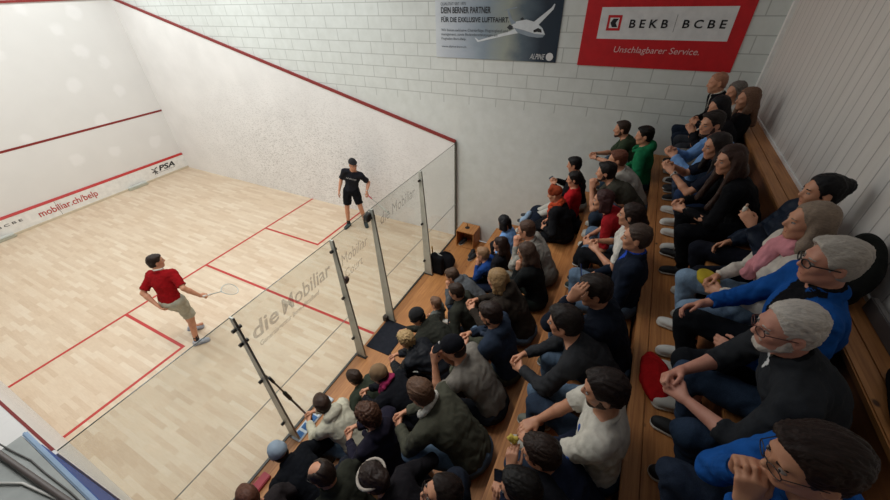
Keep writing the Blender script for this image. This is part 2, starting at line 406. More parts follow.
PEOPLE=[
 (1,'Z',(0.501, -1.12, 0.45),{'s': 1.0, 'w': 1.0, 'fem': 0, 'lean': 36.9, 'head': (0, 12, 0), 'drop': 0.45, 'feet': (0.13, 0.4), 'spread': 0.4, 'bulk': 1.0, 'handL': (-0.075, 0.3, 0.19), 'handR': (0.075, 0.32, 0.19)},
  'person at the bottom left corner with short reddish brown hair and a dark top',
  {'hair': ('short', '5d3a2c'), 'top': ('sweater', '2a2526'), 'leg': '202228'}),
 (2,'Z',(0.924, -1.106, 0.45),{'s': 1.0, 'w': 1.08, 'fem': 0, 'lean': 58.0, 'head': (0, 12, 0), 'drop': 0.45, 'feet': (0.13, 0.4), 'spread': 0.4, 'bulk': 1.0, 'handL': (-0.075, 0.3, 0.19), 'handR': (0.075, 0.32, 0.19)},
  'person in a pale blue grey knitted beanie and black jacket, hunched behind the glass',
  {'hair': ('beanie', '8d9cab'), 'top': ('jacket', '121419'), 'leg': '1d2026'}),
 (3,'A',(0.79, -1.78, 1.02),{'s': 1.0, 'w': 1.0, 'fem': 0, 'lean': 25.9, 'head': (15, 22, 0), 'drop': 0.4, 'feet': (0.13, 0.36), 'spread': 0.4, 'bulk': 1.0, 'handL': (-0.075, 0.3, 0.19), 'handR': (0.075, 0.32, 0.19)},
  'person with a bald crown, dark side hair, glasses and dark olive jacket',
  {'hair': ('bald', '2a1f1a'), 'top': ('jacket', '2b2c25'), 'leg': '1d2026', 'glasses': 1}),
 (4,'Z',(1.464, -1.12, 0.45),{'s': 1.0, 'w': 1.0, 'fem': 0, 'lean': 40.3, 'head': (-12, 14, 0), 'drop': 0.45, 'feet': (0.13, 0.4), 'spread': 0.4, 'bulk': 1.0, 'handL': (-0.028, 0.714, 0.125), 'handR': (0.028, 0.729, 0.143), 'curl': 48},
  'person in a cream hooded sweatshirt on the front bench, holding yellow bread',
  {'hair': ('short', '3a2a22'), 'top': ('hoodie', 'bdb9a6'), 'leg': '56687c', 'hold': 'cup'}),
 (5,'Z',(1.932, -1.12, 0.45),{'s': 0.84, 'w': 1.0, 'fem': 0, 'lean': 44.9, 'head': (10, 16, 0), 'drop': 0.45, 'feet': (0.13, 0.4), 'spread': 0.4, 'bulk': 1.0, 'handL': (-0.075, 0.252, 0.16), 'handR': (0.075, 0.269, 0.16)},
  'smaller person with brown hair in a dark green jacket, next behind the cream sweatshirt',
  {'hair': ('short', '33241c'), 'top': ('jacket', '343a30'), 'leg': '56687c'}),
 (6,'A',(1.804, -1.759, 1.02),{'s': 0.95, 'w': 1.0, 'fem': 0, 'lean': 58, 'head': (10, 20, 0), 'drop': 0.4, 'feet': (0.13, 0.36), 'spread': 0.4, 'bulk': 1.0, 'handL': (-0.028, 0.74, -0.054), 'handR': (0.028, 0.755, -0.036), 'curl': 48},
  'person in a mustard brown knitted beanie and black coat with a magenta scarf',
  {'hair': ('beanie', '7a6044'), 'top': ('jacket', '15161b'), 'leg': '1b1c22', 'scarf': '8e2a50'}),
 (7,'A',(1.303, -1.78, 1.02),{'s': 1.0, 'w': 1.0, 'fem': 0, 'lean': 18.8, 'head': (5, 20, 0), 'drop': 0.4, 'feet': (0.13, 0.36), 'spread': 0.4, 'bulk': 1.0, 'handL': (-0.028, 0.518, 0.197), 'handR': (0.028, 0.533, 0.215), 'curl': 48},
  'person with curly brown hair and a dark purple hooded top, hands clasped',
  {'hair': ('curly', '4a3023'), 'top': ('hoodie', '22202d'), 'leg': '1d2029'}),
 (8,'A',(2.308, -1.758, 1.02),{'s': 0.93, 'w': 1.0, 'fem': 0, 'lean': 58, 'head': (5, 20, 0), 'drop': 0.4, 'feet': (0.13, 0.36), 'spread': 0.4, 'bulk': 1.0, 'handL': (-0.028, 0.691, -0.009), 'handR': (0.028, 0.706, 0.009), 'curl': 48},
  'person with curly blond hair in a black puffer coat holding a phone',
  {'hair': ('curly', 'a88d64'), 'top': ('puffer', '191b20'), 'leg': '20232b', 'hold': 'phone'}),
 (9,'A',(2.65, -1.711, 1.02),{'s': 0.95, 'w': 1.0, 'fem': 0, 'lean': 58, 'head': (35, 24, 0), 'drop': 0.4, 'feet': (0.13, 0.36), 'spread': 0.4, 'bulk': 1.0, 'handL': (-0.028, 0.726, 0.04), 'handR': (0.028, 0.741, 0.058), 'curl': 48},
  'person in a black knitted beanie and dark olive jacket',
  {'hair': ('beanie', '111114'), 'top': ('jacket', '2a2b26'), 'leg': '23252c'}),
 (10,'Z',(3.427, -1.12, 0.45),{'s': 0.66, 'w': 1.0, 'fem': 0, 'lean': 5.2, 'head': (0, 12, 0), 'drop': 0.45, 'feet': (0.13, 0.4), 'spread': 0.4, 'bulk': 1.0, 'handL': (-0.075, 0.198, 0.125), 'handR': (0.075, 0.211, 0.125)},
  'small child with light brown hair and a grey top on the low front bench',
  {'hair': ('short', '6d5140'), 'top': ('sweater', '5c5f5c'), 'leg': '3a3f4a'}),
 (11,'A',(3.552, -1.686, 1.02),{'s': 0.85, 'w': 1.0, 'fem': 0, 'lean': 58, 'head': (10, 24, 0), 'drop': 0.4, 'feet': (0.13, 0.36), 'spread': 0.4, 'bulk': 1.0, 'handL': (-0.029, 0.468, 0.267), 'handR': (0.01, 0.481, 0.27), 'hdL': (0.25, 0.05, 0.9), 'hdR': (-0.25, 0.05, 0.9), 'curl': 62, 'poleL': (-0.15, 0.3, -1.0), 'poleR': (0.15, 0.3, -1.0)},
  'person with tousled brown hair and a grey hooded top, chin in hands',
  {'hair': ('short', '4a382c', {'t': 0.018}), 'top': ('hoodie', '53565a'), 'leg': '2e3744'}),
 (12,'A',(3.076, -1.78, 1.02),{'s': 0.9, 'w': 1.0, 'fem': 0, 'lean': 24.1, 'head': (10, 20, 0), 'drop': 0.4, 'feet': (0.13, 0.36), 'spread': 0.4, 'bulk': 1.0, 'handL': (-0.075, 0.27, 0.171), 'handR': (0.075, 0.288, 0.171)},
  'person with dark hair in a dark olive green jacket between grey hood and blond hair',
  {'hair': ('short', '33261f'), 'top': ('jacket', '2c2d27'), 'leg': '20232b'}),
 (13,'A',(4.012, -1.78, 1.02),{'s': 0.82, 'w': 1.0, 'fem': 0, 'lean': 31.3, 'head': (0, 12, 0), 'drop': 0.4, 'feet': (0.13, 0.36), 'spread': 0.4, 'bulk': 1.0, 'handL': (-0.016, 0.319, 0.414), 'hdL': (0.2, 0.0, 0.9), 'curlL': 60, 'handR': (0.03, 0.246, 0.164), 'poleL': (-0.15, 0.3, -1.0)},
  'person with short blond hair in a bright blue sweater, hand to chin',
  {'hair': ('short', '8a6a4e'), 'top': ('sweater', '1d3d78'), 'leg': '232c40'}),
 (14,'A',(4.109, -1.78, 1.02),{'s': 0.95, 'w': 0.9, 'fem': 1, 'lean': 2.1, 'head': (15, 12, 0), 'drop': 0.4, 'feet': (0.13, 0.36), 'spread': 0.4, 'bulk': 1.0, 'handL': (-0.075, 0.285, 0.18), 'handR': (0.075, 0.304, 0.18)},
  'person with long dark wavy hair and glasses behind the bright blue sweater',
  {'hair': ('wavy', '2b1c18', {'len': 0.22}), 'top': ('sweater', '1b1b20'), 'leg': '1d2026', 'glasses': 1}),
 (15,'A',(4.727, -1.78, 1.02),{'s': 0.95, 'w': 0.9, 'fem': 1, 'lean': 19.7, 'head': (-25, 20, 0), 'drop': 0.4, 'feet': (0.13, 0.36), 'spread': 0.4, 'bulk': 1.0, 'handL': (-0.075, 0.285, 0.18), 'handR': (0.075, 0.304, 0.18)},
  'person with black bobbed hair in a light blue sweatshirt near the grey wall',
  {'hair': ('bob', '141217'), 'top': ('sweater', '6f96c8'), 'leg': '1a1b20'}),
 (16,'B',(3.748, -2.44, 1.62),{'s': 1.0, 'w': 1.06, 'fem': 0, 'lean': 30.3, 'head': (0, 14, 0), 'drop': 0.4, 'feet': (0.13, 0.36), 'spread': 0.4, 'bulk': 1.0, 'handL': (-0.024, 0.401, 0.511), 'handR': (0.024, 0.407, 0.515), 'hdL': (0.25, 0.05, 0.9), 'hdR': (-0.25, 0.05, 0.9), 'curl': 62, 'poleL': (-0.15, 0.3, -1.0), 'poleR': (0.15, 0.3, -1.0)},
  'person with cropped brown hair, glasses and light grey sweater, fists to the mouth',
  {'hair': ('short', '4d382d', {'t': 0.007}), 'top': ('sweater', '8a8780'), 'leg': '6e6a62', 'glasses': 1}),
 (17,'B',(3.295, -2.44, 1.62),{'s': 0.95, 'w': 0.9, 'fem': 1, 'lean': 16.6, 'head': (5, 16, 0), 'drop': 0.4, 'feet': (0.13, 0.36), 'spread': 0.4, 'bulk': 1.0, 'handL': (-0.024, 0.236, 0.534), 'hdL': (0.2, 0.0, 0.9), 'curlL': 60, 'handR': (0.03, 0.285, 0.19), 'poleL': (-0.15, 0.3, -1.0)},
  'person with long straight brown hair, dark glasses and black jacket, chin in hand',
  {'hair': ('long', '4a3930', {'len': 0.24}), 'top': ('jacket', '17191a'), 'leg': '1f2421', 'glasses': 1}),
 (18,'B',(2.771, -2.44, 1.62),{'s': 1.0, 'w': 1.0, 'fem': 0, 'lean': 30.7, 'head': (-5, 16, 0), 'drop': 0.4, 'feet': (0.13, 0.36), 'spread': 0.4, 'bulk': 1.0, 'handL': (-0.028, 0.582, 0.224), 'handR': (0.028, 0.597, 0.242), 'curl': 48},
  'person with wavy blond hair and a dark brown hooded top, hands clasped',
  {'hair': ('bob', '8f7350', {'t': 0.014}), 'top': ('hoodie', '2e2823'), 'leg': '56687c'}),
 (19,'B',(2.261, -2.44, 1.62),{'s': 1.0, 'w': 1.0, 'fem': 0, 'lean': 17.3, 'head': (0, 20, 0), 'drop': 0.4, 'feet': (0.13, 0.36), 'spread': 0.4, 'bulk': 1.0, 'handL': (-0.028, 0.438, 0.292), 'handR': (0.028, 0.453, 0.31), 'curl': 48},
  'person with dark hair and stubble in a slate blue hooded sweatshirt',
  {'hair': ('short', '2b1f1b'), 'top': ('hoodie', '2a3444'), 'leg': '47483c', 'beard': '3a2a22'}),
 (20,'B',(1.869, -2.44, 1.62),{'s': 1.0, 'w': 1.08, 'fem': 0, 'lean': 36.7, 'head': (15, 24, 0), 'drop': 0.4, 'feet': (0.13, 0.36), 'spread': 0.4, 'bulk': 1.0, 'handL': (-0.034, 0.519, 0.486), 'handR': (0.034, 0.524, 0.496), 'hdL': (0.22, 0.12, 0.9), 'hdR': (-0.22, 0.12, 0.9), 'curl': 60, 'poleL': (-0.15, 0.3, -1.0), 'poleR': (0.15, 0.3, -1.0)},
  'person in a black baseball cap and grey short sleeved tee',
  {'hair': ('cap', '14151b'), 'top': ('tee', '77726b'), 'leg': '23252b', 'sleeve': 0.75}),
 (21,'B',(1.431, -2.44, 1.62),{'s': 1.0, 'w': 1.12, 'fem': 0, 'lean': 45.3, 'head': (0, 16, 0), 'drop': 0.4, 'feet': (0.13, 0.36), 'spread': 0.4, 'bulk': 1.12, 'handL': (-0.028, 0.665, 0.027), 'handR': (0.028, 0.68, 0.045), 'curl': 48},
  'person in an olive green jacket with a white fleece collar, hands clasped',
  {'hair': ('short', '5a4030', {'t': 0.016}), 'top': ('jacket', '44443a'), 'leg': '56687c', 'collar': 'c9c6bd'}),
 (22,'B',(0.819, -2.44, 1.62),{'s': 0.95, 'w': 0.9, 'fem': 1, 'lean': 47.4, 'head': (0, 20, 0), 'drop': 0.4, 'feet': (0.13, 0.36), 'spread': 0.4, 'bulk': 1.0, 'handL': (-0.075, 0.285, 0.18), 'handR': (0.075, 0.304, 0.18)},
  'person with dark hair under a pale headband at the bottom edge',
  {'hair': ('bun', '2b1f1b'), 'top': ('sweater', '1c1a1e'), 'leg': '1d2026', 'band': 1}),
 (24,'B',(0.864, -2.56, 1.62),{'s': 1.0, 'w': 1.0, 'fem': 0, 'lean': 5.2, 'head': (35, -25, 0), 'drop': 0.4, 'feet': (0.13, 0.36), 'spread': 0.4, 'bulk': 1.0, 'handL': (-0.075, 0.3, 0.19), 'handR': (0.075, 0.32, 0.19)},
  'person with thin glasses and navy jacket at the bottom edge, face tilted up',
  {'hair': ('short', '241b18'), 'top': ('jacket', '1c212c'), 'leg': '1b1c22', 'glasses': 1}),
 (25,'C',(0.934, -3.21, 2.22),{'s': 0.85, 'w': 1.0, 'fem': 0, 'lean': 43.5, 'head': (9, 13, 0), 'drop': 0.4, 'feet': (0.13, 0.35), 'spread': 0.4, 'bulk': 1.0, 'handL': (-0.028, 0.426, 0.344), 'handR': (0.028, 0.441, 0.362), 'curl': 48},
  'person with black hair at the bottom edge holding a dark phone',
  {'hair': ('short', '15110f'), 'top': ('sweater', '1b1c22'), 'leg': '17181c', 'hold': 'phone'}),
 (26,'C',(1.143, -3.21, 2.22),{'s': 0.78, 'w': 1.0, 'fem': 0, 'lean': 40.6, 'head': (4, 14, 0), 'drop': 0.4, 'feet': (0.13, 0.35), 'spread': 0.4, 'bulk': 1.0, 'handL': (-0.12, 0.418, 0.554), 'handR': (0.075, 0.25, 0.148)},
  'child with dark brown hair eating a piece of yellow food on the bench',
  {'hair': ('short', '2e211b', {'t': 0.016}), 'top': ('sweater', '1b2133'), 'leg': '1b1c22', 'hold': 'food', 'shoe': 'b0ada2'}),
 (27,'C',(1.439, -3.21, 2.22),{'s': 1.0, 'w': 1.1, 'fem': 0, 'lean': 6.8, 'head': (9, 13, 0), 'drop': 0.4, 'feet': (0.13, 0.35), 'spread': 0.4, 'bulk': 1.1, 'handL': (-0.028, 0.432, 0.029), 'handR': (0.028, 0.447, 0.047), 'curl': 22, 'hdL': (0.5, 0.7, -0.2), 'hdR': (-0.6, 0.6, -0.2), 'pnL': (0, 0, -1), 'pnR': (0, 0, -1)},
  'person with dark hair in a white sports tee with blue emblems',
  {'hair': ('short', '241916', {'t': 0.013}), 'top': ('tee', 'c9c4b9'), 'leg': '2b3646', 'sleeve': 0.85, 'beard': '4a342a', 'shoe': 'b0ada2', 'emblem': 1}),
 (28,'C',(1.932, -3.21, 2.22),{'s': 1.0, 'w': 1.08, 'fem': 0, 'lean': 38.3, 'head': (-1, 13, 0), 'drop': 0.4, 'feet': (0.13, 0.35), 'spread': 0.25, 'bulk': 1.0, 'handL': (-0.028, 0.629, 0.062), 'handR': (0.028, 0.644, 0.08), 'curl': 48},
  'person with dark hair in a charcoal sweater, leaning forward with clasped hands',
  {'hair': ('short', '1f1815', {'t': 0.018}), 'top': ('sweater', '2f3033'), 'leg': '56687c', 'shoe': '6c6d62'}),
 (29,'C',(2.219, -3.21, 2.22),{'s': 1.0, 'w': 1.0, 'fem': 0, 'lean': 22.9, 'head': (14, 14, 0), 'drop': 0.4, 'feet': (0.13, 0.35), 'spread': 0.15, 'bulk': 1.0, 'handL': (-0.12, 0.346, 0.749), 'handR': (0.075, 0.32, 0.19), 'poleL': (-0.15, 0.4, -1.0)},
  'person with thick dark hair in a navy jacket, one hand at the forehead',
  {'hair': ('short', '211814', {'t': 0.018}), 'top': ('jacket', '171c27'), 'leg': '56687c', 'shoe': '4d544d'}),
 (30,'C',(2.929, -3.21, 2.22),{'s': 1.0, 'w': 1.1, 'fem': 0, 'lean': 1.7, 'head': (4, 5, 0), 'drop': 0.4, 'feet': (0.13, 0.35), 'spread': 0.4, 'bulk': 1.08, 'handL': (-0.075, 0.3, 0.19), 'handR': (0.075, 0.32, 0.19)},
  'person with short greying hair in a navy top over a bright blue collar',
  {'hair': ('short', '4a3c34', {'t': 0.006}), 'top': ('polo', '19202e'), 'leg': '56687c', 'inner': '2547a8', 'open': ('2547a8', 0.1, 0.05), 'shoe': '4a6a8a'}),
 (31,'C',(3.364, -3.21, 2.22),{'s': 0.95, 'w': 0.9, 'fem': 1, 'lean': 8.8, 'head': (-4, 5, 0), 'drop': 0.4, 'feet': (0.13, 0.35), 'spread': 0.4, 'bulk': 1.0, 'handL': (-0.028, 0.348, 0.323), 'handR': (0.028, 0.363, 0.341), 'curl': 48},
  'person with dark tied hair in a white tee and black trousers',
  {'hair': ('pony', '2a1e1a'), 'top': ('tee', 'c8c3bb'), 'leg': '15161a', 'sleeve': 0.8, 'shoe': '1c2f30'}),
 (32,'C',(3.803, -3.21, 2.22),{'s': 0.95, 'w': 0.9, 'fem': 1, 'lean': 39.7, 'head': (-1, 8, 0), 'drop': 0.4, 'feet': (0.13, 0.35), 'spread': 0.4, 'bulk': 1.0, 'handL': (-0.028, 0.431, 0.06), 'handR': (0.028, 0.446, 0.078), 'curl': 48},
  'person with dark red brown hair in a short sleeved red top',
  {'hair': ('bob', '3a2020'), 'top': ('tee', '8e1a20'), 'leg': '56687c', 'sleeve': 0.95}),
 (33,'C',(4.543, -3.21, 2.22),{'s': 1.0, 'w': 1.0, 'fem': 0, 'lean': 46.0, 'head': (4, 7, 0), 'drop': 0.4, 'feet': (0.13, 0.35), 'spread': 0.4, 'bulk': 1.0, 'handL': (-0.032, 0.532, 0.43), 'handR': (0.016, 0.541, 0.434), 'hdL': (0.25, 0.05, 0.9), 'hdR': (-0.25, 0.05, 0.9), 'curl': 62, 'poleL': (-0.15, 0.3, -1.0), 'poleR': (0.15, 0.3, -1.0)},
  'person with thick black hair and dark olive tee, both hands at the mouth',
  {'hair': ('short', '191413', {'t': 0.016}), 'top': ('tee', '3e3c34'), 'leg': '262f3c', 'sleeve': 0.8, 'beard': '3a2a22'}),
 (34,'C',(4.79, -3.21, 2.22),{'s': 1.0, 'w': 1.0, 'fem': 0, 'lean': 34.5, 'head': (9, 7, 0), 'drop': 0.4, 'feet': (0.13, 0.35), 'spread': 0.4, 'bulk': 1.0, 'handL': (-0.075, 0.3, 0.19), 'handR': (0.075, 0.32, 0.19)},
  'person with auburn hair and beard in a light grey tee',
  {'hair': ('short', '6b4030'), 'top': ('tee', '9b978f'), 'leg': '56687c', 'sleeve': 0.85, 'beard': '6b4434', 'shoe': 'c4c1b8'}),
 (35,'C',(5.983, -3.15, 2.22),{'s': 1.0, 'w': 1.0, 'fem': 0, 'lean': 34.1, 'head': (9, 4, 0), 'drop': 0.4, 'feet': (0.13, 0.35), 'spread': 0.4, 'bulk': 1.0, 'handL': (-0.028, 0.647, 0.2), 'handR': (0.028, 0.662, 0.218), 'curl': 48},
  'person with brown beard and dark green tee, sitting against the grey wall',
  {'hair': ('short', '3a2a23'), 'top': ('tee', '35402f'), 'leg': '56687c', 'sleeve': 0.9, 'beard': '4a3328', 'watch': 1}),
 (36,'C',(5.489, -3.21, 2.22),{'s': 1.0, 'w': 1.0, 'fem': 0, 'lean': 8.3, 'head': (9, 8, 0), 'drop': 0.4, 'feet': (0.13, 0.35), 'spread': 0.4, 'bulk': 1.0, 'handL': (-0.075, 0.3, 0.19), 'handR': (0.075, 0.32, 0.19)},
  'person with short black hair in a bright green hooded sweatshirt',
  {'hair': ('short', '15120f', {'t': 0.014}), 'top': ('hoodie', '1d6b45'), 'leg': '23303c'}),
 (37,'B',(4.742, -2.44, 1.62),{'s': 0.95, 'w': 1.1, 'fem': 1, 'lean': 19.4, 'head': (5, 16, 0), 'drop': 0.4, 'feet': (0.12, 0.52, -0.04), 'spread': 0.4, 'bulk': 1.1, 'handL': (-0.075, 0.285, 0.18), 'handR': (0.075, 0.304, 0.18)},
  'person in a rust coloured turban and scarf and a black coat',
  {'hair': ('turban', '8a3c24'), 'top': ('jacket', '18181b'), 'leg': '141519', 'scarf': 'b5482c'}),
 (38,'B',(5.233, -2.44, 1.62),{'s': 0.95, 'w': 0.9, 'fem': 1, 'lean': 2.9, 'head': (10, 14, 0), 'drop': 0.4, 'feet': (0.08, 0.66, -0.04), 'spread': 0.4, 'bulk': 1.0, 'handL': (-0.075, 0.285, 0.18), 'handR': (0.075, 0.304, 0.18)},
  'person with dark tied hair in a bright red sweater and black trousers',
  {'hair': ('pony', '1a1413'), 'top': ('sweater', 'ad1c22'), 'leg': '15161a'}),
 (39,'B',(5.704, -2.46, 1.62),{'s': 1.0, 'w': 1.0, 'fem': 0, 'lean': 13.6, 'head': (5, 14, 0), 'drop': 0.4, 'feet': (0.08, 0.74, -0.02), 'spread': 0.4, 'bulk': 1.0, 'handL': (-0.028, 0.426, 0.416), 'handR': (0.028, 0.441, 0.434), 'curl': 48},
  'person in a black top and pale trousers by the grey wall, holding a phone',
  {'hair': ('short', '141112', {'t': 0.014}), 'top': ('sweater', '17181c'), 'leg': 'b7b3aa', 'hold': 'phone'}),
 (40,'D',(5.984, -3.92, 2.82),{'s': 1.0, 'w': 1.0, 'fem': 0, 'lean': 17.4, 'head': (14, 9, 0), 'drop': 0.4, 'feet': (0.13, 0.29), 'spread': 0.2, 'bulk': 1.0, 'handL': (-0.028, 0.294, 0.249), 'handR': (0.028, 0.309, 0.267), 'curl': 48},
  'person with a shaved head in a black jacket, just below the red banner',
  {'hair': ('short', 'a5745c', {'t': 0.001}), 'top': ('polo', '17171b'), 'leg': '1c2432', 'inner': 'b9b5ab', 'open': ('b9b5ab', 0.2, 0.05)}),
 (41,'D',(5.568, -3.92, 2.82),{'s': 0.95, 'w': 0.9, 'fem': 1, 'lean': 2.4, 'head': (34, 5, 0), 'drop': 0.4, 'feet': (0.13, 0.29), 'spread': 0.2, 'bulk': 1.0, 'handL': (-0.075, 0.285, 0.18), 'handR': (0.075, 0.304, 0.18)},
  'person with short grey hair between the shaved head and the long fair hair',
  {'hair': ('bob', '6a625c'), 'top': ('sweater', 'bcb8b0'), 'leg': '34373d'}),
 (42,'D',(5.255, -3.933, 2.82),{'s': 0.95, 'w': 0.9, 'fem': 1, 'lean': -4, 'head': (19, 4, 0), 'drop': 0.4, 'feet': (0.13, 0.29), 'spread': 0.2, 'bulk': 1.0, 'handL': (-0.075, 0.285, 0.18), 'handR': (0.075, 0.304, 0.18)},
  'person with long straight light brown hair and black top at the bench end',
  {'hair': ('long', '6f5140', {'len': 0.2}), 'top': ('sweater', '131316'), 'leg': '1a1b20', 'shoe': '1a1a1c'}),
 (43,'D',(5.035, -3.92, 2.82),{'s': 0.95, 'w': 0.9, 'fem': 1, 'lean': 23.4, 'head': (29, 13, 0), 'drop': 0.4, 'feet': (0.13, 0.29), 'spread': 0.2, 'bulk': 1.0, 'handL': (-0.028, 0.418, 0.432), 'handR': (0.028, 0.433, 0.45), 'curl': 48},
  'person with long black hair looking down, in grey trousers on the top bench',
  {'hair': ('long', '131115', {'len': 0.16}), 'top': ('sweater', '1c1b1f'), 'leg': '77736c', 'shoe': '17181b'}),
 (44,'D',(4.426, -3.92, 2.82),{'s': 1.0, 'w': 1.0, 'fem': 0, 'lean': 33.7, 'head': (34, 9, 0), 'drop': 0.4, 'feet': (0.13, 0.29), 'spread': 0.2, 'bulk': 1.0, 'handL': (-0.028, 0.586, 0.346), 'handR': (0.028, 0.601, 0.364), 'curl': 48},
  'person with dark hair and stubble in a light blue long sleeved shirt',
  {'hair': ('short', '241b18'), 'top': ('sweater', '6a8fbf'), 'leg': '2a3444', 'beard': '3a2a24', 'shoe': 'c9c7c0'}),
 (45,'D',(3.904, -3.92, 2.82),{'s': 0.95, 'w': 0.9, 'fem': 1, 'lean': 34.2, 'head': (19, 11, 0), 'drop': 0.4, 'feet': (0.13, 0.29), 'spread': 0.2, 'bulk': 1.0, 'handL': (-0.028, 0.623, 0.39), 'handR': (0.028, 0.638, 0.408), 'curl': 48},
  'person with long dark hair, navy tee, bare forearms and a white watch',
  {'hair': ('long', '221917', {'len': 0.2}), 'top': ('tee', '191d2a'), 'leg': '263450', 'sleeve': 0.8, 'watch': 2, 'shoe': 'c9c7c0'}),
 (46,'D',(3.509, -3.92, 2.82),{'s': 0.95, 'w': 0.9, 'fem': 1, 'lean': 27.7, 'head': (22, 11, 0), 'drop': 0.4, 'feet': (0.13, 0.29), 'spread': 0.2, 'bulk': 1.0, 'handL': (-0.028, 0.496, 0.203), 'handR': (0.028, 0.511, 0.221), 'curl': 48},
  'person with very long wavy brown hair, dressed all in black',
  {'hair': ('wavy', '3a2720', {'len': 0.4, 'front': 0.07}), 'top': ('sweater', '111114'), 'leg': '121317', 'watch': 1, 'shoe': '131316'}),
 (47,'D',(2.947, -4.017, 2.82),{'s': 0.95, 'w': 0.9, 'fem': 1, 'lean': -4, 'head': (9, 5, 0), 'drop': 0.4, 'feet': (0.13, 0.29), 'spread': 0.2, 'bulk': 1.0, 'handL': (-0.12, 0.306, 0.533), 'handR': (0.12, 0.308, 0.151)},
  'person with a black hair bun and padded jacket, holding a small white object',
  {'hair': ('bun', '110f12'), 'top': ('puffer', '1a2230'), 'leg': '151720', 'hold': 'white', 'shoe': 'c9c7c0'}),
 (48,'D',(2.505, -3.92, 2.82),{'s': 0.95, 'w': 0.9, 'fem': 1, 'lean': 2.0, 'head': (7, 4, 0), 'drop': 0.4, 'feet': (0.13, 0.29), 'spread': 0.2, 'bulk': 1.0, 'handL': (-0.028, 0.311, 0.165), 'handR': (0.028, 0.326, 0.183), 'curl': 48},
  'person with ash blond hair, pink scarf and pale jeans',
  {'hair': ('long', '8a7868', {'len': 0.14}), 'top': ('sweater', 'c8bfb4'), 'leg': '71869c', 'scarf': 'd08a92', 'shoe': 'd2d0ca'}),
 (49,'D',(2.061, -3.92, 2.82),{'s': 1.0, 'w': 1.14, 'fem': 0, 'lean': 5.1, 'head': (9, 5, 0), 'drop': 0.4, 'feet': (0.13, 0.29), 'spread': 0.2, 'bulk': 1.25, 'handL': (-0.12, 0.291, 0.205), 'handR': (0.12, 0.445, 0.211)},
  'person with thick grey hair and black rimmed glasses in a bright blue top',
  {'skin': 'bf8a74', 'hair': ('short', 'b0a79d', {'t': 0.013}), 'top': ('polo', '174c92'), 'leg': '17191d', 'glasses': 2, 'inner': '141418', 'open': ('141418', 0.2, 0.085), 'watch': 3, 'sleeve': 1.85, 'shoe': 'b9b6ae'}),
 (50,'D',(1.605, -3.92, 2.82),{'s': 1.0, 'w': 1.12, 'fem': 0, 'lean': 27.5, 'head': (12, 9, 0), 'drop': 0.4, 'feet': (0.13, 0.29), 'spread': 0.2, 'bulk': 1.15, 'handL': (-0.028, 0.527, 0.168), 'handR': (0.028, 0.542, 0.186), 'curl': 48},
  'person with short white hair, white beard and charcoal pullover, hands together',
  {'skin': 'c48f7c', 'hair': ('short', 'c4bbb2', {'t': 0.006}), 'top': ('polo', '2b2d31'), 'leg': '2c3a4e', 'glasses': 3, 'beard': 'c4bbb2', 'sleeve': 1.35, 'inner': '1b1c1f', 'open': ('cfcfcf', 0.07, 0.035), 'shoe': '101113'}),
 (51,'D',(1.032, -3.86, 2.82),{'s': 1.0, 'w': 1.05, 'fem': 0, 'lean': 26.8, 'head': (16, 14, 0), 'drop': 0.4, 'feet': (0.13, 0.29), 'spread': 0.2, 'bulk': 1.0, 'handL': (-0.034, 0.36, 0.519), 'handR': (0.034, 0.365, 0.529), 'hdL': (0.22, 0.12, 0.9), 'hdR': (-0.22, 0.12, 0.9), 'curl': 60, 'poleL': (-0.15, 0.3, -1.0), 'poleR': (0.15, 0.3, -1.0)},
  'person with dark brown hair and blue sleeves at the bottom edge, fingers at the mouth',
  {'hair': ('short', '2a1c17', {'t': 0.018}), 'top': ('sweater', '1c539c'), 'leg': '252d3c', 'glasses': 1, 'shoe': '101113'}),
]
# ------------------------------------------------------------------ blender side
SC=bpy.context.scene; COL=SC.collection
def lin(h):
    v=[int(h[i:i+2],16)/255 for i in (0,2,4)]
    return tuple((c/12.92 if c<=.04045 else ((c+.055)/1.055)**2.4) for c in v)+(1.,)
MATS={}
def base(name):
    m=bpy.data.materials.new(name);m.use_nodes=True;nt=m.node_tree;b=nt.nodes['Principled BSDF'];return m,nt,b
def N(nt,t,**k):
    n=nt.nodes.new(t)
    for a,v in k.items():
        if a.startswith('i_'): n.inputs[int(a[2:]) if a[2:].isdigit() else a[2:].replace('_',' ')].default_value=v
        else: setattr(n,a,v)
    return n
def coord(nt,scale=(1,1,1),out='Object',rot=(0,0,0)):
    tc=N(nt,'ShaderNodeTexCoord');mp=N(nt,'ShaderNodeMapping');mp.inputs['Scale'].default_value=scale;mp.inputs['Rotation'].default_value=rot
    nt.links.new(tc.outputs[out],mp.inputs[0]);return mp.outputs[0]
def ramp(nt,src,stops):
    r=N(nt,'ShaderNodeValToRGB');e=r.color_ramp.elements
    while len(e)<len(stops): e.new(.5)
    for i,(p,c) in enumerate(stops): e[i].position=p;e[i].color=c
    nt.links.new(src,r.inputs[0]);return r.outputs[0]
def mixc(nt,fac,a,b,mode='MIX'):
    m=N(nt,'ShaderNodeMix',data_type='RGBA',blend_type=mode)
    for s,v in ((m.inputs[0],fac),(m.inputs[6],a),(m.inputs[7],b)):
        if hasattr(v,'is_output') or hasattr(v,'links'): nt.links.new(v,s)
        else: s.default_value=v
    return m.outputs[2]
def bump(nt,b,h,st=.3,dist=.01):
    n=N(nt,'ShaderNodeBump');n.inputs['Strength'].default_value=st;n.inputs['Distance'].default_value=dist
    nt.links.new(h,n.inputs['Height']);nt.links.new(n.outputs[0],b.inputs['Normal']);return n
def noise(nt,vec,scale,detail=4,rough=.55):
    n=N(nt,'ShaderNodeTexNoise');n.inputs['Scale'].default_value=scale;n.inputs['Detail'].default_value=detail;n.inputs['Roughness'].default_value=rough
    nt.links.new(vec,n.inputs['Vector']);return n.outputs['Fac']
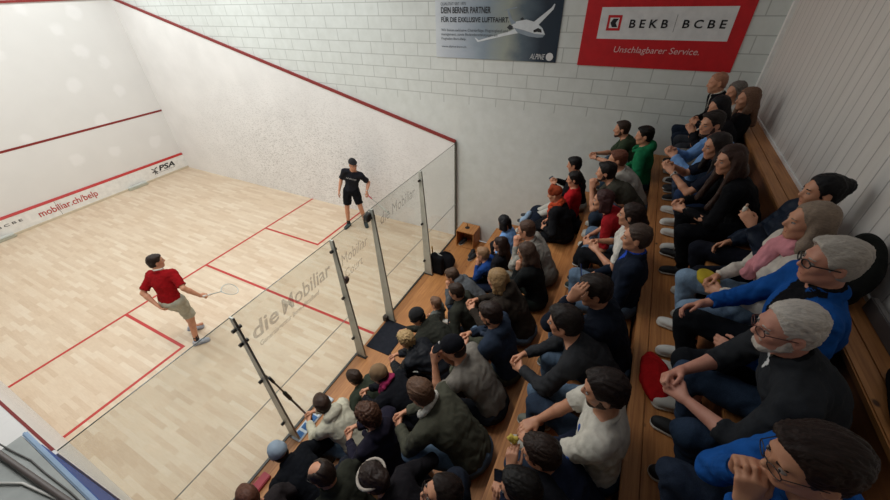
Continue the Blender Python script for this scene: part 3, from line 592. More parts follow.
def plain(h,rough=.5,metal=0,spec=.5,name=None):
    k=('p',h,rough,metal,spec)
    if k in MATS: return MATS[k]
    m,nt,b=base(name or 'painted_'+h);b.inputs['Roughness'].default_value=rough;b.inputs['Metallic'].default_value=metal;b.inputs['Specular IOR Level'].default_value=spec
    v=noise(nt,coord(nt),9,3);c=lin(h)
    nt.links.new(ramp(nt,v,[(.3,tuple(x*.9 for x in c[:3])+(1,)),(.7,tuple(min(1,x*1.06) for x in c[:3])+(1,))]),b.inputs['Base Color'])
    MATS[k]=m;return m
def cloth(h,kind='c'):
    k=('c',h,kind)
    if k in MATS: return MATS[k]
    m,nt,b=base('fabric_'+h);c=lin(h);co=coord(nt)
    n1=noise(nt,co,14,4);n2=noise(nt,co,260,2)
    col=ramp(nt,n1,[(.25,tuple(x*.80 for x in c[:3])+(1,)),(.75,tuple(min(1,x*1.18) for x in c[:3])+(1,))])
    if kind=='denim': col=mixc(nt,.35,col,ramp(nt,n2,[(.35,tuple(x*.6 for x in c[:3])+(1,)),(.65,tuple(min(1,x*1.6) for x in c[:3])+(1,))]))
    nt.links.new(col,b.inputs['Base Color'])
    b.inputs['Roughness'].default_value=.5 if kind in('leather','puffer') else .95
    b.inputs['Specular IOR Level'].default_value=.12
    w=noise(nt,coord(nt,(1,1,.6)),11,3,.5)
    a=N(nt,'ShaderNodeMath',operation='MULTIPLY_ADD');a.inputs[1].default_value=.06;nt.links.new(n2,a.inputs[0]);nt.links.new(w,a.inputs[2])
    h_=a.outputs[0]
    if kind=='puffer':
        wv=N(nt,'ShaderNodeTexWave',wave_type='BANDS',bands_direction='Z');wv.inputs['Scale'].default_value=4.;wv.inputs['Distortion'].default_value=1.2;nt.links.new(co,wv.inputs[0])
        h_=wv.outputs['Fac']
    bump(nt,b,h_,.55,.03 if kind!='puffer' else .02)
    MATS[k]=m;return m
def skin(h):
    k=('s',h)
    if k in MATS: return MATS[k]
    m,nt,b=base('skin_'+h);c=lin(h);co=coord(nt);n1=noise(nt,co,22,3)
    nt.links.new(ramp(nt,n1,[(.3,(c[0]*.92,c[1]*.80,c[2]*.78,1)),(.7,(min(1,c[0]*1.08),c[1]*1.06,c[2]*1.04,1))]),b.inputs['Base Color'])
    b.inputs['Roughness'].default_value=.48;b.inputs['Specular IOR Level'].default_value=.4
    bump(nt,b,noise(nt,co,240,2),.12,.003)
    MATS[k]=m;return m
def hairmat(h,curly=False):
    k=('h',h,curly)
    if k in MATS: return MATS[k]
    m,nt,b=base('hair_'+h);c=lin(h)
    co=coord(nt,(110,16,70) if not curly else (30,30,30));n1=noise(nt,co,2.2,5,.6)
    lo_,hi_=(.72,1.15) if c[0]>.25 else (.45,1.6)
    nt.links.new(ramp(nt,n1,[(.3,tuple(x*lo_ for x in c[:3])+(1,)),(.55,c),(.75,tuple(min(1,x*hi_) for x in c[:3])+(1,))]),b.inputs['Base Color'])
    b.inputs['Roughness'].default_value=.5;b.inputs['Specular IOR Level'].default_value=.22
    bump(nt,b,n1,.5,.004)
    MATS[k]=m;return m
def knit(h):
    k=('k',h)
    if k in MATS: return MATS[k]
    m,nt,b=base('knit_'+h);c=lin(h);co=coord(nt)
    w=N(nt,'ShaderNodeTexWave',wave_type='RINGS',rings_direction='Z');w.inputs['Scale'].default_value=38;w.inputs['Distortion'].default_value=2.;nt.links.new(co,w.inputs[0])
    nt.links.new(ramp(nt,w.outputs['Fac'],[(.0,tuple(x*.8 for x in c[:3])+(1,)),(1,tuple(min(1,x*1.12) for x in c[:3])+(1,))]),b.inputs['Base Color'])
    b.inputs['Roughness'].default_value=.9;bump(nt,b,w.outputs['Fac'],.4,.004);MATS[k]=m;return m

def link(o,parent=None):
    COL.objects.link(o)
    if parent: o.parent=parent
    return o
def tag(o,label=None,cat=None,group=None,kind=None):
    if label: o['label']=label
    if cat: o['category']=cat
    if group: o['group']=group
    if kind: o['kind']=kind
    return o
def empty(name,loc=(0,0,0),rz=0,**k):
    o=bpy.data.objects.new(name,None);o.location=loc;o.rotation_euler=(0,0,rz);o.empty_display_size=.1;link(o);tag(o,**k);return o
def mesh_obj(name,Vt,Q,mat,parent=None,smooth=True,loc=None):
    me=bpy.data.meshes.new(name);Vt=np.asarray(Vt,np.float32);Q=np.asarray(Q,np.int32)
    me.vertices.add(len(Vt));me.vertices.foreach_set('co',Vt.ravel())
    me.loops.add(Q.size);me.loops.foreach_set('vertex_index',Q.ravel())
    me.polygons.add(len(Q));me.polygons.foreach_set('loop_start',np.arange(len(Q),dtype=np.int32)*4)
    me.polygons.foreach_set('use_smooth',np.full(len(Q),smooth))
    me.update(calc_edges=True);me.validate()
    me.materials.append(mat)
    o=bpy.data.objects.new(name,me)
    if loc is not None: o.location=loc
    return link(o,parent)
def sdf_obj(name,F,h,mat,parent=None,wave=None,rel=1,loc=None,wscale=None):
    Vt,Q=F.mesh(h)
    if rel: Vt=relax(Vt,Q,rel,.5)
    if wave:
        W_=Vt*np.array(wscale) if wscale else Vt
        n=vnormals(Vt,Q);d=np.zeros(len(Vt))
        for amp,fr,seed in wave: d+=amp*waves(W_,fr,seed)
        Vt=Vt+n*d[:,None]
    return mesh_obj(name,Vt,Q,mat,parent,loc=loc)
class MB:
    """gathers boxes, prisms and tubes that make ONE mesh"""
    def __init__(s): s.bm=bmesh.new()
    def box(s,a,b,R=None,o=None):
        vs=[]
        for z in (a[2],b[2]):
            for x,y in ((a[0],a[1]),(b[0],a[1]),(b[0],b[1]),(a[0],b[1])):
                p=V(x,y,z)
                if R is not None: p=R@p
                if o is not None: p=p+o
                vs.append(s.bm.verts.new(p))
        for f in ((0,3,2,1),(4,5,6,7),(0,1,5,4),(1,2,6,5),(2,3,7,6),(3,0,4,7)): s.bm.faces.new([vs[i] for i in f])
        return s
    def prism(s,pts,d):
        d=V(*d);a=[s.bm.verts.new(p) for p in pts];b=[s.bm.verts.new(V(*p)+d) for p in pts];n=len(pts)
        s.bm.faces.new(a[::-1]);s.bm.faces.new(b)
        for i in range(n): s.bm.faces.new((a[i],a[(i+1)%n],b[(i+1)%n],b[i]))
        return s
    def tube(s,pts,r,n=10,caps=True):
        pts=[V(*p) for p in pts];rings=[];r=r if hasattr(r,'__len__') else [r]*len(pts);ref=None
        for i,p in enumerate(pts):
            t=nrm(pts[min(i+1,len(pts)-1)]-pts[max(i-1,0)])
            if ref is None: ref=V(0,0,1) if abs(t[2])<.9 else V(1,0,0)
            u=nrm(np.cross(t,ref));v=np.cross(t,u);ref=-v if False else ref
            rings.append([s.bm.verts.new(p+(u*math.cos(2*math.pi*j/n)+v*math.sin(2*math.pi*j/n))*r[i]) for j in range(n)])
        for a,b in zip(rings,rings[1:]):
            for j in range(n): s.bm.faces.new((a[j],a[(j+1)%n],b[(j+1)%n],b[j]))
        if caps: s.bm.faces.new(rings[0][::-1]);s.bm.faces.new(rings[-1])
        return s
    def lathe(s,c,prof,n=24,axis=2):
        rings=[]
        for r,h in prof:
            q=[]
            for j in range(n):
                t=2*math.pi*j/n;p=[r*math.cos(t),r*math.sin(t),h]
                if axis==1: p=[p[0],p[2],p[1]]
                if axis==0: p=[p[2],p[0],p[1]]
                q.append(s.bm.verts.new(V(*c)+V(*p)))
            rings.append(q)
        for a,b in zip(rings,rings[1:]):
            for j in range(n): s.bm.faces.new((a[j],a[(j+1)%n],b[(j+1)%n],b[j]))
        s.bm.faces.new(rings[0][::-1]);s.bm.faces.new(rings[-1]);return s
    def build(s,name,mat,parent=None,bevel=0,smooth=False,loc=None,seg=2):
        bmesh.ops.recalc_face_normals(s.bm,faces=s.bm.faces)
        if bevel: bmesh.ops.bevel(s.bm,geom=[e for e in s.bm.edges if e.calc_face_angle(0)>.5],offset=bevel,segments=seg,affect='EDGES',clamp_overlap=True)
        me=bpy.data.meshes.new(name);s.bm.to_mesh(me);s.bm.free();me.materials.append(mat)
        if smooth: me.polygons.foreach_set('use_smooth',[True]*len(me.polygons))
        o=bpy.data.objects.new(name,me)
        if loc is not None: o.location=loc
        return link(o,parent)
def text(name,body,mat,parent,origin,right,up,width,height,shear=0,bold=0,depth=.0015,spacing=1.):
    """lettering as a mesh: lower-left corner at origin, fitted to width x height"""
    cu=bpy.data.curves.new(name,'FONT');cu.body=body;cu.shear=shear;cu.offset=bold;cu.extrude=0;cu.space_character=spacing;cu.resolution_u=3
    t=bpy.data.objects.new(name,cu);COL.objects.link(t)
    dg=bpy.context.evaluated_depsgraph_get();dg.update();me=bpy.data.meshes.new_from_object(t.evaluated_get(dg))
    bpy.data.objects.remove(t)
    co=np.array([v.co[:] for v in me.vertices]);lo,hi=co.min(0),co.max(0)
    r,u=nrm(right),nrm(up);nn=np.cross(r,u)
    k=(co-lo)/np.maximum(hi-lo,1e-6)
    P_=np.array(origin)+k[:,:1]*r*width+k[:,1:2]*u*height+nn*depth
    me.vertices.foreach_set('co',P_.astype(np.float32).ravel());me.update();me.name=name
    me.materials.clear();me.materials.append(mat)
    o=bpy.data.objects.new(name,me);return link(o,parent)
def poly(name,pts,mat,parent=None,thick=None):
    m=MB()
    if thick is None: m.bm.faces.new([m.bm.verts.new(p) for p in pts]);return m.build(name,mat,parent)
    m.prism(pts,thick);return m.build(name,mat,parent)

# ------------------------------------------------------------------ materials of the place
def m_parquet():
    m,nt,b=base('maple_strip_floor');co=coord(nt,(1,1,1),rot=(0,0,math.pi/2))
    br=N(nt,'ShaderNodeTexBrick',offset=.37,offset_frequency=2);br.inputs['Scale'].default_value=1;br.inputs['Brick Width'].default_value=.46;br.inputs['Row Height'].default_value=.064
    br.inputs['Mortar Size'].default_value=.0012;br.inputs['Color1'].default_value=(0,0,0,1);br.inputs['Color2'].default_value=(1,1,1,1);br.inputs['Mortar'].default_value=(.45,.45,.45,1);br.inputs['Bias'].default_value=0
    nt.links.new(co,br.inputs[0])
    c=ramp(nt,br.outputs['Color'],[(0,lin('c1a88e')),(.35,lin('cbb49b')),(.7,lin('d2bea6')),(1,lin('d9c9b4'))])
    gr=noise(nt,coord(nt,(60,5,5)),1.6,5,.6)
    c=mixc(nt,.14,c,ramp(nt,gr,[(.35,lin('ad9175')),(.65,lin('f4e4cb'))]))
    c=mixc(nt,.25,c,ramp(nt,noise(nt,coord(nt),1.1,3),[(.35,lin('c7af94')),(.65,lin('d7c7b1'))]))
    nt.links.new(c,b.inputs['Base Color']);b.inputs['Roughness'].default_value=.42;b.inputs['Specular IOR Level'].default_value=.35
    return m
def m_pine(h1,h2,h3,scale=(1,1,1),w=.14,rotz_=0):
    m,nt,b=base('pine_boards');co=coord(nt,(1,1,1))
    br=N(nt,'ShaderNodeTexBrick',offset=.5);br.inputs['Scale'].default_value=1;br.inputs['Brick Width'].default_value=2.9;br.inputs['Row Height'].default_value=w
    br.inputs['Mortar Size'].default_value=.0025;br.inputs['Color1'].default_value=(0.1,0.1,0.1,1);br.inputs['Color2'].default_value=(.9,.9,.9,1);br.inputs['Mortar'].default_value=(0,0,0,1)
    nt.links.new(co,br.inputs[0])
    g=noise(nt,coord(nt,(1.3,22,22)),2.4,6,.6)
    c=ramp(nt,g,[(.3,lin(h1)),(.52,lin(h2)),(.72,lin(h3))])
    c=mixc(nt,.35,c,ramp(nt,br.outputs['Color'],[(0,lin(h1)),(1,lin(h3))]))
    vo=N(nt,'ShaderNodeTexVoronoi');vo.inputs['Scale'].default_value=3.6;nt.links.new(coord(nt,(1,1.6,1)),vo.inputs[0])
    c=mixc(nt,ramp(nt,vo.outputs['Distance'],[(.05,(1,1,1,1)),(.09,(0,0,0,1))]),c,lin('4a2a16'))
    nt.links.new(c,b.inputs['Base Color']);b.inputs['Roughness'].default_value=.5;bump(nt,b,g,.15,.004);return m
def m_plaster(marks=True):
    m,nt,b=base('court_plaster');co=coord(nt);c=lin('e9e4df')
    n=noise(nt,co,1.5,3);col=ramp(nt,n,[(.3,lin('e2e0de')),(.7,lin('eceae8'))])
    if marks:   # rubber ball marks: thin streaks, most where rallies hug the wall
        s=noise(nt,coord(nt,(1,7,16),rot=(.5,0,0)),3.2,6,.75);f=ramp(nt,s,[(.50,(0,0,0,1)),(.64,(1,1,1,1))])
        zone=N(nt,'ShaderNodeTexGradient',gradient_type='SPHERICAL');mp=N(nt,'ShaderNodeMapping',vector_type='TEXTURE');mp.inputs['Location'].default_value=(0,4.4,.9);mp.inputs['Scale'].default_value=(40,5.2,2.3)
        tc=N(nt,'ShaderNodeTexCoord');nt.links.new(tc.outputs['Object'],mp.inputs[0]);nt.links.new(mp.outputs[0],zone.inputs[0])
        z=ramp(nt,zone.outputs['Fac'],[(.0,(0,0,0,1)),(.65,(1,1,1,1))])
        k=N(nt,'ShaderNodeMath',operation='MULTIPLY');nt.links.new(f,k.inputs[0]);nt.links.new(z,k.inputs[1])
        col=mixc(nt,k.outputs[0],col,lin('a5a19e'))
    else:       # filled patches
        s=N(nt,'ShaderNodeTexVoronoi');s.inputs['Scale'].default_value=1.25;s.inputs['Randomness'].default_value=.8
        w=noise(nt,co,3,3);dv=N(nt,'ShaderNodeVectorMath',operation='ADD');nt.links.new(co,dv.inputs[0])
        sc=N(nt,'ShaderNodeVectorMath',operation='SCALE');sc.inputs['Scale'].default_value=.25;cb=N(nt,'ShaderNodeCombineXYZ')
        for i in range(3): nt.links.new(w,cb.inputs[i])
        nt.links.new(cb.outputs[0],sc.inputs[0]);nt.links.new(sc.outputs[0],dv.inputs[1]);nt.links.new(dv.outputs[0],s.inputs[0])
        col=mixc(nt,ramp(nt,s.outputs['Distance'],[(.16,(.6,.6,.6,1)),(.25,(0,0,0,1))]),mixc(nt,.6,col,lin('dad8d5')),lin('eceae9'))
    nt.links.new(col,b.inputs['Base Color']);b.inputs['Roughness'].default_value=.55
    bump(nt,b,noise(nt,co,40,3),.1,.004);return m
def m_block():
    m,nt,b=base('painted_blockwork');co=coord(nt,(1,1,1),rot=(0,math.pi/2,0))
    tc=N(nt,'ShaderNodeTexCoord');sp=N(nt,'ShaderNodeSeparateXYZ');cb=N(nt,'ShaderNodeCombineXYZ');nt.links.new(tc.outputs['Object'],sp.inputs[0])
    nt.links.new(sp.outputs[1],cb.inputs[0]);nt.links.new(sp.outputs[2],cb.inputs[1])
    br=N(nt,'ShaderNodeTexBrick',offset=.5);br.inputs['Scale'].default_value=1;br.inputs['Brick Width'].default_value=.5;br.inputs['Row Height'].default_value=.2;br.inputs['Mortar Size'].default_value=.010;br.inputs['Mortar Smooth'].default_value=.8
    nt.links.new(cb.outputs[0],br.inputs[0])
    # blockwork only above the rendered dado at 2.85 m
    gt=N(nt,'ShaderNodeMath',operation='GREATER_THAN');gt.inputs[1].default_value=2.86;nt.links.new(sp.outputs[2],gt.inputs[0])
    mu=N(nt,'ShaderNodeMath',operation='MULTIPLY');nt.links.new(br.outputs['Fac'],mu.inputs[0]);nt.links.new(gt.outputs[0],mu.inputs[1])
    n=noise(nt,coord(nt),6,5);c=ramp(nt,n,[(.3,lin('d0d4d0')),(.7,lin('dadedb'))])
    c=mixc(nt,mu.outputs[0],c,lin('aeb2ae'))
    nt.links.new(c,b.inputs['Base Color']);b.inputs['Roughness'].default_value=.6
    a=N(nt,'ShaderNodeMath',operation='MULTIPLY_ADD');a.inputs[1].default_value=-.004;nt.links.new(mu.outputs[0],a.inputs[0]);nt.links.new(n,a.inputs[2])
    bump(nt,b,a.outputs[0],.04,.006);return m
def m_boards():
    m,nt,b=base('painted_vertical_boards');tc=N(nt,'ShaderNodeTexCoord');sp=N(nt,'ShaderNodeSeparateXYZ');nt.links.new(tc.outputs['Object'],sp.inputs[0])
    fr=N(nt,'ShaderNodeMath',operation='MULTIPLY');fr.inputs[1].default_value=1/.145;nt.links.new(sp.outputs[0],fr.inputs[0])
    f2=N(nt,'ShaderNodeMath',operation='FRACT');nt.links.new(fr.outputs[0],f2.inputs[0])
    g=ramp(nt,f2.outputs[0],[(.0,(0,0,0,1)),(.05,(1,1,1,1)),(.95,(1,1,1,1)),(1,(0,0,0,1))])
    n=noise(nt,coord(nt,(3,1,.5)),3,4)
    c=mixc(nt,g,lin('9f9994'),ramp(nt,n,[(.3,lin('d3cdc7')),(.7,lin('ddd7d1'))]))
    nt.links.new(c,b.inputs['Base Color']);b.inputs['Roughness'].default_value=.55;bump(nt,b,g,.5,.012);return m
def m_glass(tint=(.94,.955,.945),haze=.035):
    m,nt,b=base('toughened_glass');nt.nodes.remove(b);out=nt.nodes['Material Output']
    tr=N(nt,'ShaderNodeBsdfTransparent');tr.inputs[0].default_value=tint+(1,)
    gl=N(nt,'ShaderNodeBsdfGlossy');gl.inputs['Roughness'].default_value=.02
    df=N(nt,'ShaderNodeBsdfDiffuse');df.inputs[0].default_value=(.6,.64,.62,1)
    lw=N(nt,'ShaderNodeLayerWeight');pw=N(nt,'ShaderNodeMath',operation='POWER');pw.inputs[1].default_value=4.;nt.links.new(lw.outputs['Facing'],pw.inputs[0]);fr=N(nt,'ShaderNodeMath',operation='MULTIPLY_ADD');fr.inputs[1].default_value=.35;fr.inputs[2].default_value=.02;nt.links.new(pw.outputs[0],fr.inputs[0])
    m1=N(nt,'ShaderNodeMixShader');m1.inputs[0].default_value=haze;nt.links.new(tr.outputs[0],m1.inputs[1]);nt.links.new(df.outputs[0],m1.inputs[2])
    m2=N(nt,'ShaderNodeMixShader');nt.links.new(fr.outputs[0],m2.inputs[0]);nt.links.new(m1.outputs[0],m2.inputs[1]);nt.links.new(gl.outputs[0],m2.inputs[2])
    nt.links.new(m2.outputs[0],out.inputs[0]);return m
def m_frost(h,a):
    m,nt,b=base('frosted_lettering');b.inputs['Base Color'].default_value=lin(h);b.inputs['Alpha'].default_value=a;b.inputs['Roughness'].default_value=.7;return m
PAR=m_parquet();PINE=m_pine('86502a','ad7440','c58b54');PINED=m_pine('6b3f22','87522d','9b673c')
PLAS=m_plaster(True);PLASF=m_plaster(False);BLOCK=m_block();BOARD=m_boards();GLASS=m_glass();FROST=m_frost('a2a5a1',.42)
RED=plain('b3241f',.45);REDD=plain('84211f',.5);WHITE=plain('eae8e4',.45);OFFW=plain('c9c6bb',.5);BLACK=plain('15151a',.6);GREY=plain('7d7f80',.5)
STEEL=plain('8b8c88',.35,.9);FIN=plain('b9bbb2',.35,.1);DARKM=plain('2c2926',.45,.3);MAT=cloth('24262d')

# ------------------------------------------------------------------ the room
def struct(o): o['kind']='structure';return o
L_,W_=9.75,6.4
fl=struct(MB().box((0,0,-.1),(W_,L_,0)).build('floor',PAR))
def stripe(a,b):
    return MB().box((a[0],a[1],0),(b[0],b[1],.0012)).build('court_line',RED,fl)
stripe((0,L_-5.49,0),(W_,L_-5.44,0));stripe((3.175,0,0),(3.225,L_-5.49,0))
stripe((1.6,L_-7.14,0),(1.65,L_-5.49,0));stripe((0,L_-7.14,0),(1.6,L_-7.09,0))
stripe((4.75,L_-7.14,0),(4.8,L_-5.49,0));stripe((4.8,L_-7.14,0),(W_,L_-7.09,0))
fs=struct(MB().box((-1.2,-4.24,-.1),(W_,0,0)).build('floor',PINE))
wf=struct(MB().box((0,L_,0),(W_,L_+.2,7)).build('wall_front',PLASF))
MB().box((0,L_-.004,1.78),(W_,L_,1.83)).build('service_line',REDD,wf)
MB().box((0,L_-.03,4.57),(W_,L_,4.62)).build('out_line_batten',REDD,wf)
Z0,Z1=2.13,4.57
wr=struct(MB().box((W_+.03,-4.24,0),(W_+.25,L_+.2,7)).build('wall_right',BLOCK))
cp=MB().prism([(W_,0,0),(W_,L_,0),(W_,L_,Z1),(W_,0,Z0)],(.03,0,0)).build('court_plaster_panel',PLAS,wr)
MB().prism([(W_-.012,0,Z0),(W_-.012,L_,Z1),(W_-.012,L_,Z1+.055),(W_-.012,0,Z0+.055)],(.042,0,0)).build('out_line_batten',REDD,wr)
wl=struct(MB().prism([(-.2,-.02,0),(-.2,L_,0),(-.2,L_,Z1),(-.2,-.02,Z0)],(.2,0,0)).build('wall_left',PLAS))
MB().prism([(-.014,0.02,Z0),(-.014,L_,Z1),(-.014,L_,Z1+.012),(-.014,0.02,Z0+.012)],(.017,0,0)).build('out_line_batten',REDD,wl)
wb=struct(MB().box((-1.2,-4.44,0),(W_+.25,-4.24,7)).build('wall_back',BOARD))
MB().box((-1.2,-4.24,3.2),(W_,-4.225,3.225)).build('corner_bead',WHITE,wb)
MB().box((W_-.05,-4.24,3.2),(W_+.03,-4.20,7)).build('corner_batten',WHITE,wb)
struct(MB().box((-1.4,-4.44,0),(-1.2,L_+.2,7)).build('wall_left',plain('a8aaa8',.7)))
# bleacher: treads, seats and risers, one timber structure
def part(m,name,mat,par,**k):
    o=m.build(name,mat,None,**k);o.parent=par;o.matrix_parent_inverse=Matrix.Translation(par.location).inverted();return o
TR=[(-1.28,.62),(-1.97,1.22),(-2.66,1.82),(-3.35,2.42),(-4.05,3.2)]
ST=[(-.96,.45),(-1.62,1.02),(-2.31,1.62),(-3.00,2.22),(-3.70,2.82)]
X0=.03
STEPL=['lowest pine bench step, nearest the glass back wall','second pine bench step up from the glass','third pine bench step, in the middle of the rising benches','fourth pine bench step, with the red cloth bag on its footboard','topmost pine bench step with a ledge against the white boarded wall']
pz=0
for i,((ty,tz),(sy,sz)) in enumerate(zip(TR,ST)):
    bl=empty('bench_step',(3,sy,pz),label=STEPL[i],cat='bench',group='pine steps of the spectator benches')
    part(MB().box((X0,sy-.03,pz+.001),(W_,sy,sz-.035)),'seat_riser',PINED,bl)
    part(MB().box((X0,ty+.021,sz-.035),(W_,sy+.015,sz)),'seat_board',PINE,bl,bevel=.006)
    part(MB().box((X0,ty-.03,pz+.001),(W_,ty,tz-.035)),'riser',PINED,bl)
    nx=ST[i+1][0]-.0 if i<4 else -4.24
    part(MB().box((X0,nx,tz-.035),(W_,ty-.075,tz)),'tread',PINE,bl)
    part(MB().box((X0,ty-.072,tz-.035),(W_,ty+.02,tz+.001)),'nosing_board',PINE,bl,bevel=.006)
    pz=tz

# lower left: rendered upstand beside the court with padded edge, conduit and cable
sw=struct(MB().box((-.30,-3.2,2.9),(-.20,9.,7)).build('wall_left',plain('9fa3a1',.75)))

def led(n,a,b,mat,par=None,**k): return MB().box(a,b).build(n,mat,par,**k)
lg=empty('padded_ledge',(-.26,-1.3,2.3),label='grey ledge with a pale blue padded edge at the lower left corner',cat='ledge')
def under(o,par): o.parent=par;o.matrix_parent_inverse=Matrix.Translation(par.location).inverted();return o
under(led('ledge_top',(-1.0,-3.2,2.22),(-.045,.14,2.3),plain('a3a7a5',.75)),lg)
under(led('edge_pad',(-.042,-3.2,2.28),(-.014,.15,2.308),plain('8fa6c0',.6),bevel=.008),lg)
under(led('blue_panel',(-.045,-3.2,1.2),(-.012,-.025,2.275),plain('14499c',.6)),lg)
t=MB().tube([(-.185,.4,2.325),(-.155,.05,2.325),(-.10,-.55,2.325),(-.02,-1.4,2.325)],.016).build('conduit',plain('5b5350',.5),None,smooth=True);tag(t,'brown metal conduit lying along the grey ledge at the lower left','pipe')
t=MB().tube([(-.20,.30,2.31),(-.135,.2,2.31),(-.115,.05,2.31),(-.088,-.12,2.308),(-.082,-.3,2.308),(-.066,-.55,2.308),(-.06,-.9,2.308)],.0045,8).build('cable',plain('4c4a49',.5),None,smooth=True);tag(t,'thin grey cable snaking over the grey ledge at the lower left','cable')
t=MB().tube([(-.245,-.1,2.312),(-.17,-.25,2.312),(-.115,-.55,2.312),(-.04,-1.0,2.312)],.007).build('pale_rod',plain('c9c7c2',.4),None,smooth=True);tag(t,'thin pale metal rod beside the brown conduit on the ledge','rod')

# tin across the foot of the front wall
tin=empty('tin_board',(3.2,L_-.06,0),label='white tin board with a red batten along the foot of the front wall',cat='tin board')
under(led('board',(0,L_-.045,.02),(W_,L_-.001,.43),WHITE),tin)
under(MB().prism([(0,L_-.05,.43),(0,L_-.001,.43),(0,L_-.001,.485),(0,L_-.02,.485)],(W_,0,0)).build('top_batten',RED),tin)
under(led('foot_strip',(0,L_-.075,0),(W_,L_-.04,.05),plain('cdbfa8',.6)),tin)
under(led('panel_joint',(2.945,L_-.0475,.02),(2.952,L_-.044,.43),plain('57534f',.7)),tin)
ty=L_-.0455
under(text('lettering','mobiliar.ch/belp',RED,None,(2.55,ty,.12),(1,0,0),(0,0,1),1.30,.22,bold=.012),tin)['label']='red web address lettering'
under(text('lettering','BEKB  BCBE',plain('4a4a4a',.6),None,(1.10,ty,.25),(1,0,0),(0,0,1),1.14,.06,bold=.02,spacing=1.5),tin)['label']='small grey bank lettering'
under(text('lettering','PSA',BLACK,None,(5.55,ty,.20),(1,0,0),(0,0,1),.50,.16,shear=.25,bold=.03),tin)['label']='black italic tour lettering'
under(text('lettering','SQUASH TOUR',BLACK,None,(5.52,ty,.15),(1,0,0),(0,0,1),.50,.03),tin)
fg=MB()
for a in ([(5.36,0,.33),(5.44,0,.27),(5.40,0,.15)],[(5.44,0,.30),(5.52,0,.34)],[(5.34,0,.22),(5.42,0,.25),(5.50,0,.20)],[(5.40,0,.24),(5.47,0,.15)]): fg.tube([(p[0],ty-.002,p[2]) for p in a],.012,6)
under(fg.build('player_emblem',BLACK),tin)
for x in (4.52,1.42):
    e=empty('clear_guard_box',(x+.27,L_-.12,0),label=('low clear plastic box below the bank lettering of the tin' if x<3 else 'low clear plastic box of the tin nearest the black lettering'),cat='box',group='clear guard boxes along the tin')
    under(led('tray',(x,L_-.17,.0),(x+.54,L_-.08,.055),plain('b9b7a6',.4),bevel=.012),e)
    under(led('lid',(x+.02,L_-.165,.055),(x+.52,L_-.085,.10),plain('ccd0cb',.3),bevel=.014),e)

# glass back wall: panes, stiffening fins and clamps
def pane(x0,x1,lab,seam=True,door=False):
    e=empty('glass_door' if door else 'glass_panel',((x0+x1)/2,0,0),label=lab,cat='glass door' if door else 'glass panel')
    if seam:
        under(led('lower_pane',(x0+.004,-.004,.01),(x1-.004,.004,.808),GLASS),e);under(led('upper_pane',(x0+.004,-.004,.812),(x1-.004,.004,2.13),GLASS),e)
        under(led('joint_strip',(x0+.004,-.005,.808),(x1-.004,.005,.812),plain('6c706c',.5)),e)
    else: under(led('pane',(x0+.004,-.004,.01),(x1-.004,.004,2.13),GLASS),e)
    under(led('top_edge',(x0+.004,-.004,2.13),(x1-.004,.004,2.134),plain('33403a',.25)),e)
    return e
g1=pane(0,1.35,'glass panel at the left end of the back wall')
g2=pane(1.35,2.78,'glass panel carrying the large frosted company name',True)
g3=pane(2.78,3.58,'narrow glass door with a round lock and the frosted court name',False,True)
g4=pane(3.58,4.93,'glass panel behind the black clad player, with frosted lettering',True)
g5=pane(4.93,6.4,'glass panel at the right end of the back wall, next to the grey wall',True)
ly=-.0075
under(text('lettering','die',FROST,None,(1.47,ly,1.69),(1,0,0),(0,0,1),.34,.20,shear=.2,bold=.02),g2)
under(text('lettering','Mobiliar',FROST,None,(1.86,ly,1.69),(1,0,0),(0,0,1),.80,.20,shear=.2,bold=.015),g2)
under(text('lettering','Generalagentur Bern-Mittelland',FROST,None,(1.50,ly,1.55),(1,0,0),(0,0,1),.90,.085,shear=.2,bold=.02),g2)
under(text('lettering','Mobiliar',FROST,None,(2.86,ly,1.66),(1,0,0),(0,0,1),.57,.16,shear=.2),g3)
under(text('lettering','Court',FROST,None,(2.88,ly,1.44),(1,0,0),(0,0,1),.38,.14,shear=.2),g3)
under(text('lettering','die Mobiliar',FROST,None,(3.78,ly,1.78),(1,0,0),(0,0,1),1.0,.18,shear=.2),g4)
under(MB().lathe((2.87,-.012,1.415),[(.052,-.010),(.055,0),(.055,.02),(.05,.03)],20,axis=1).build('lock_plate',plain('5a4844',.4,.2),None,smooth=True),g3)
under(led('lock_bar',(2.835,-.03,1.405),(2.905,-.02,1.425),BLACK),g3)
under(led('hinge_block',(3.50,-.06,.0),(3.58,.02,.10),plain('3a2c25',.5),bevel=.006),g3)
under(led('wall_channel',(W_-.012,-.02,0),(W_,.02,2.16),plain('595a55',.4,.4)),g5)
for gg,(a,b) in ((g1,(0,1.35)),(g2,(1.35,2.78)),(g4,(3.58,4.93)),(g5,(4.93,6.4))): under(led('floor_channel',(a,-.016,0),(b,.016,.012),plain('44423f',.4,.5)),gg)
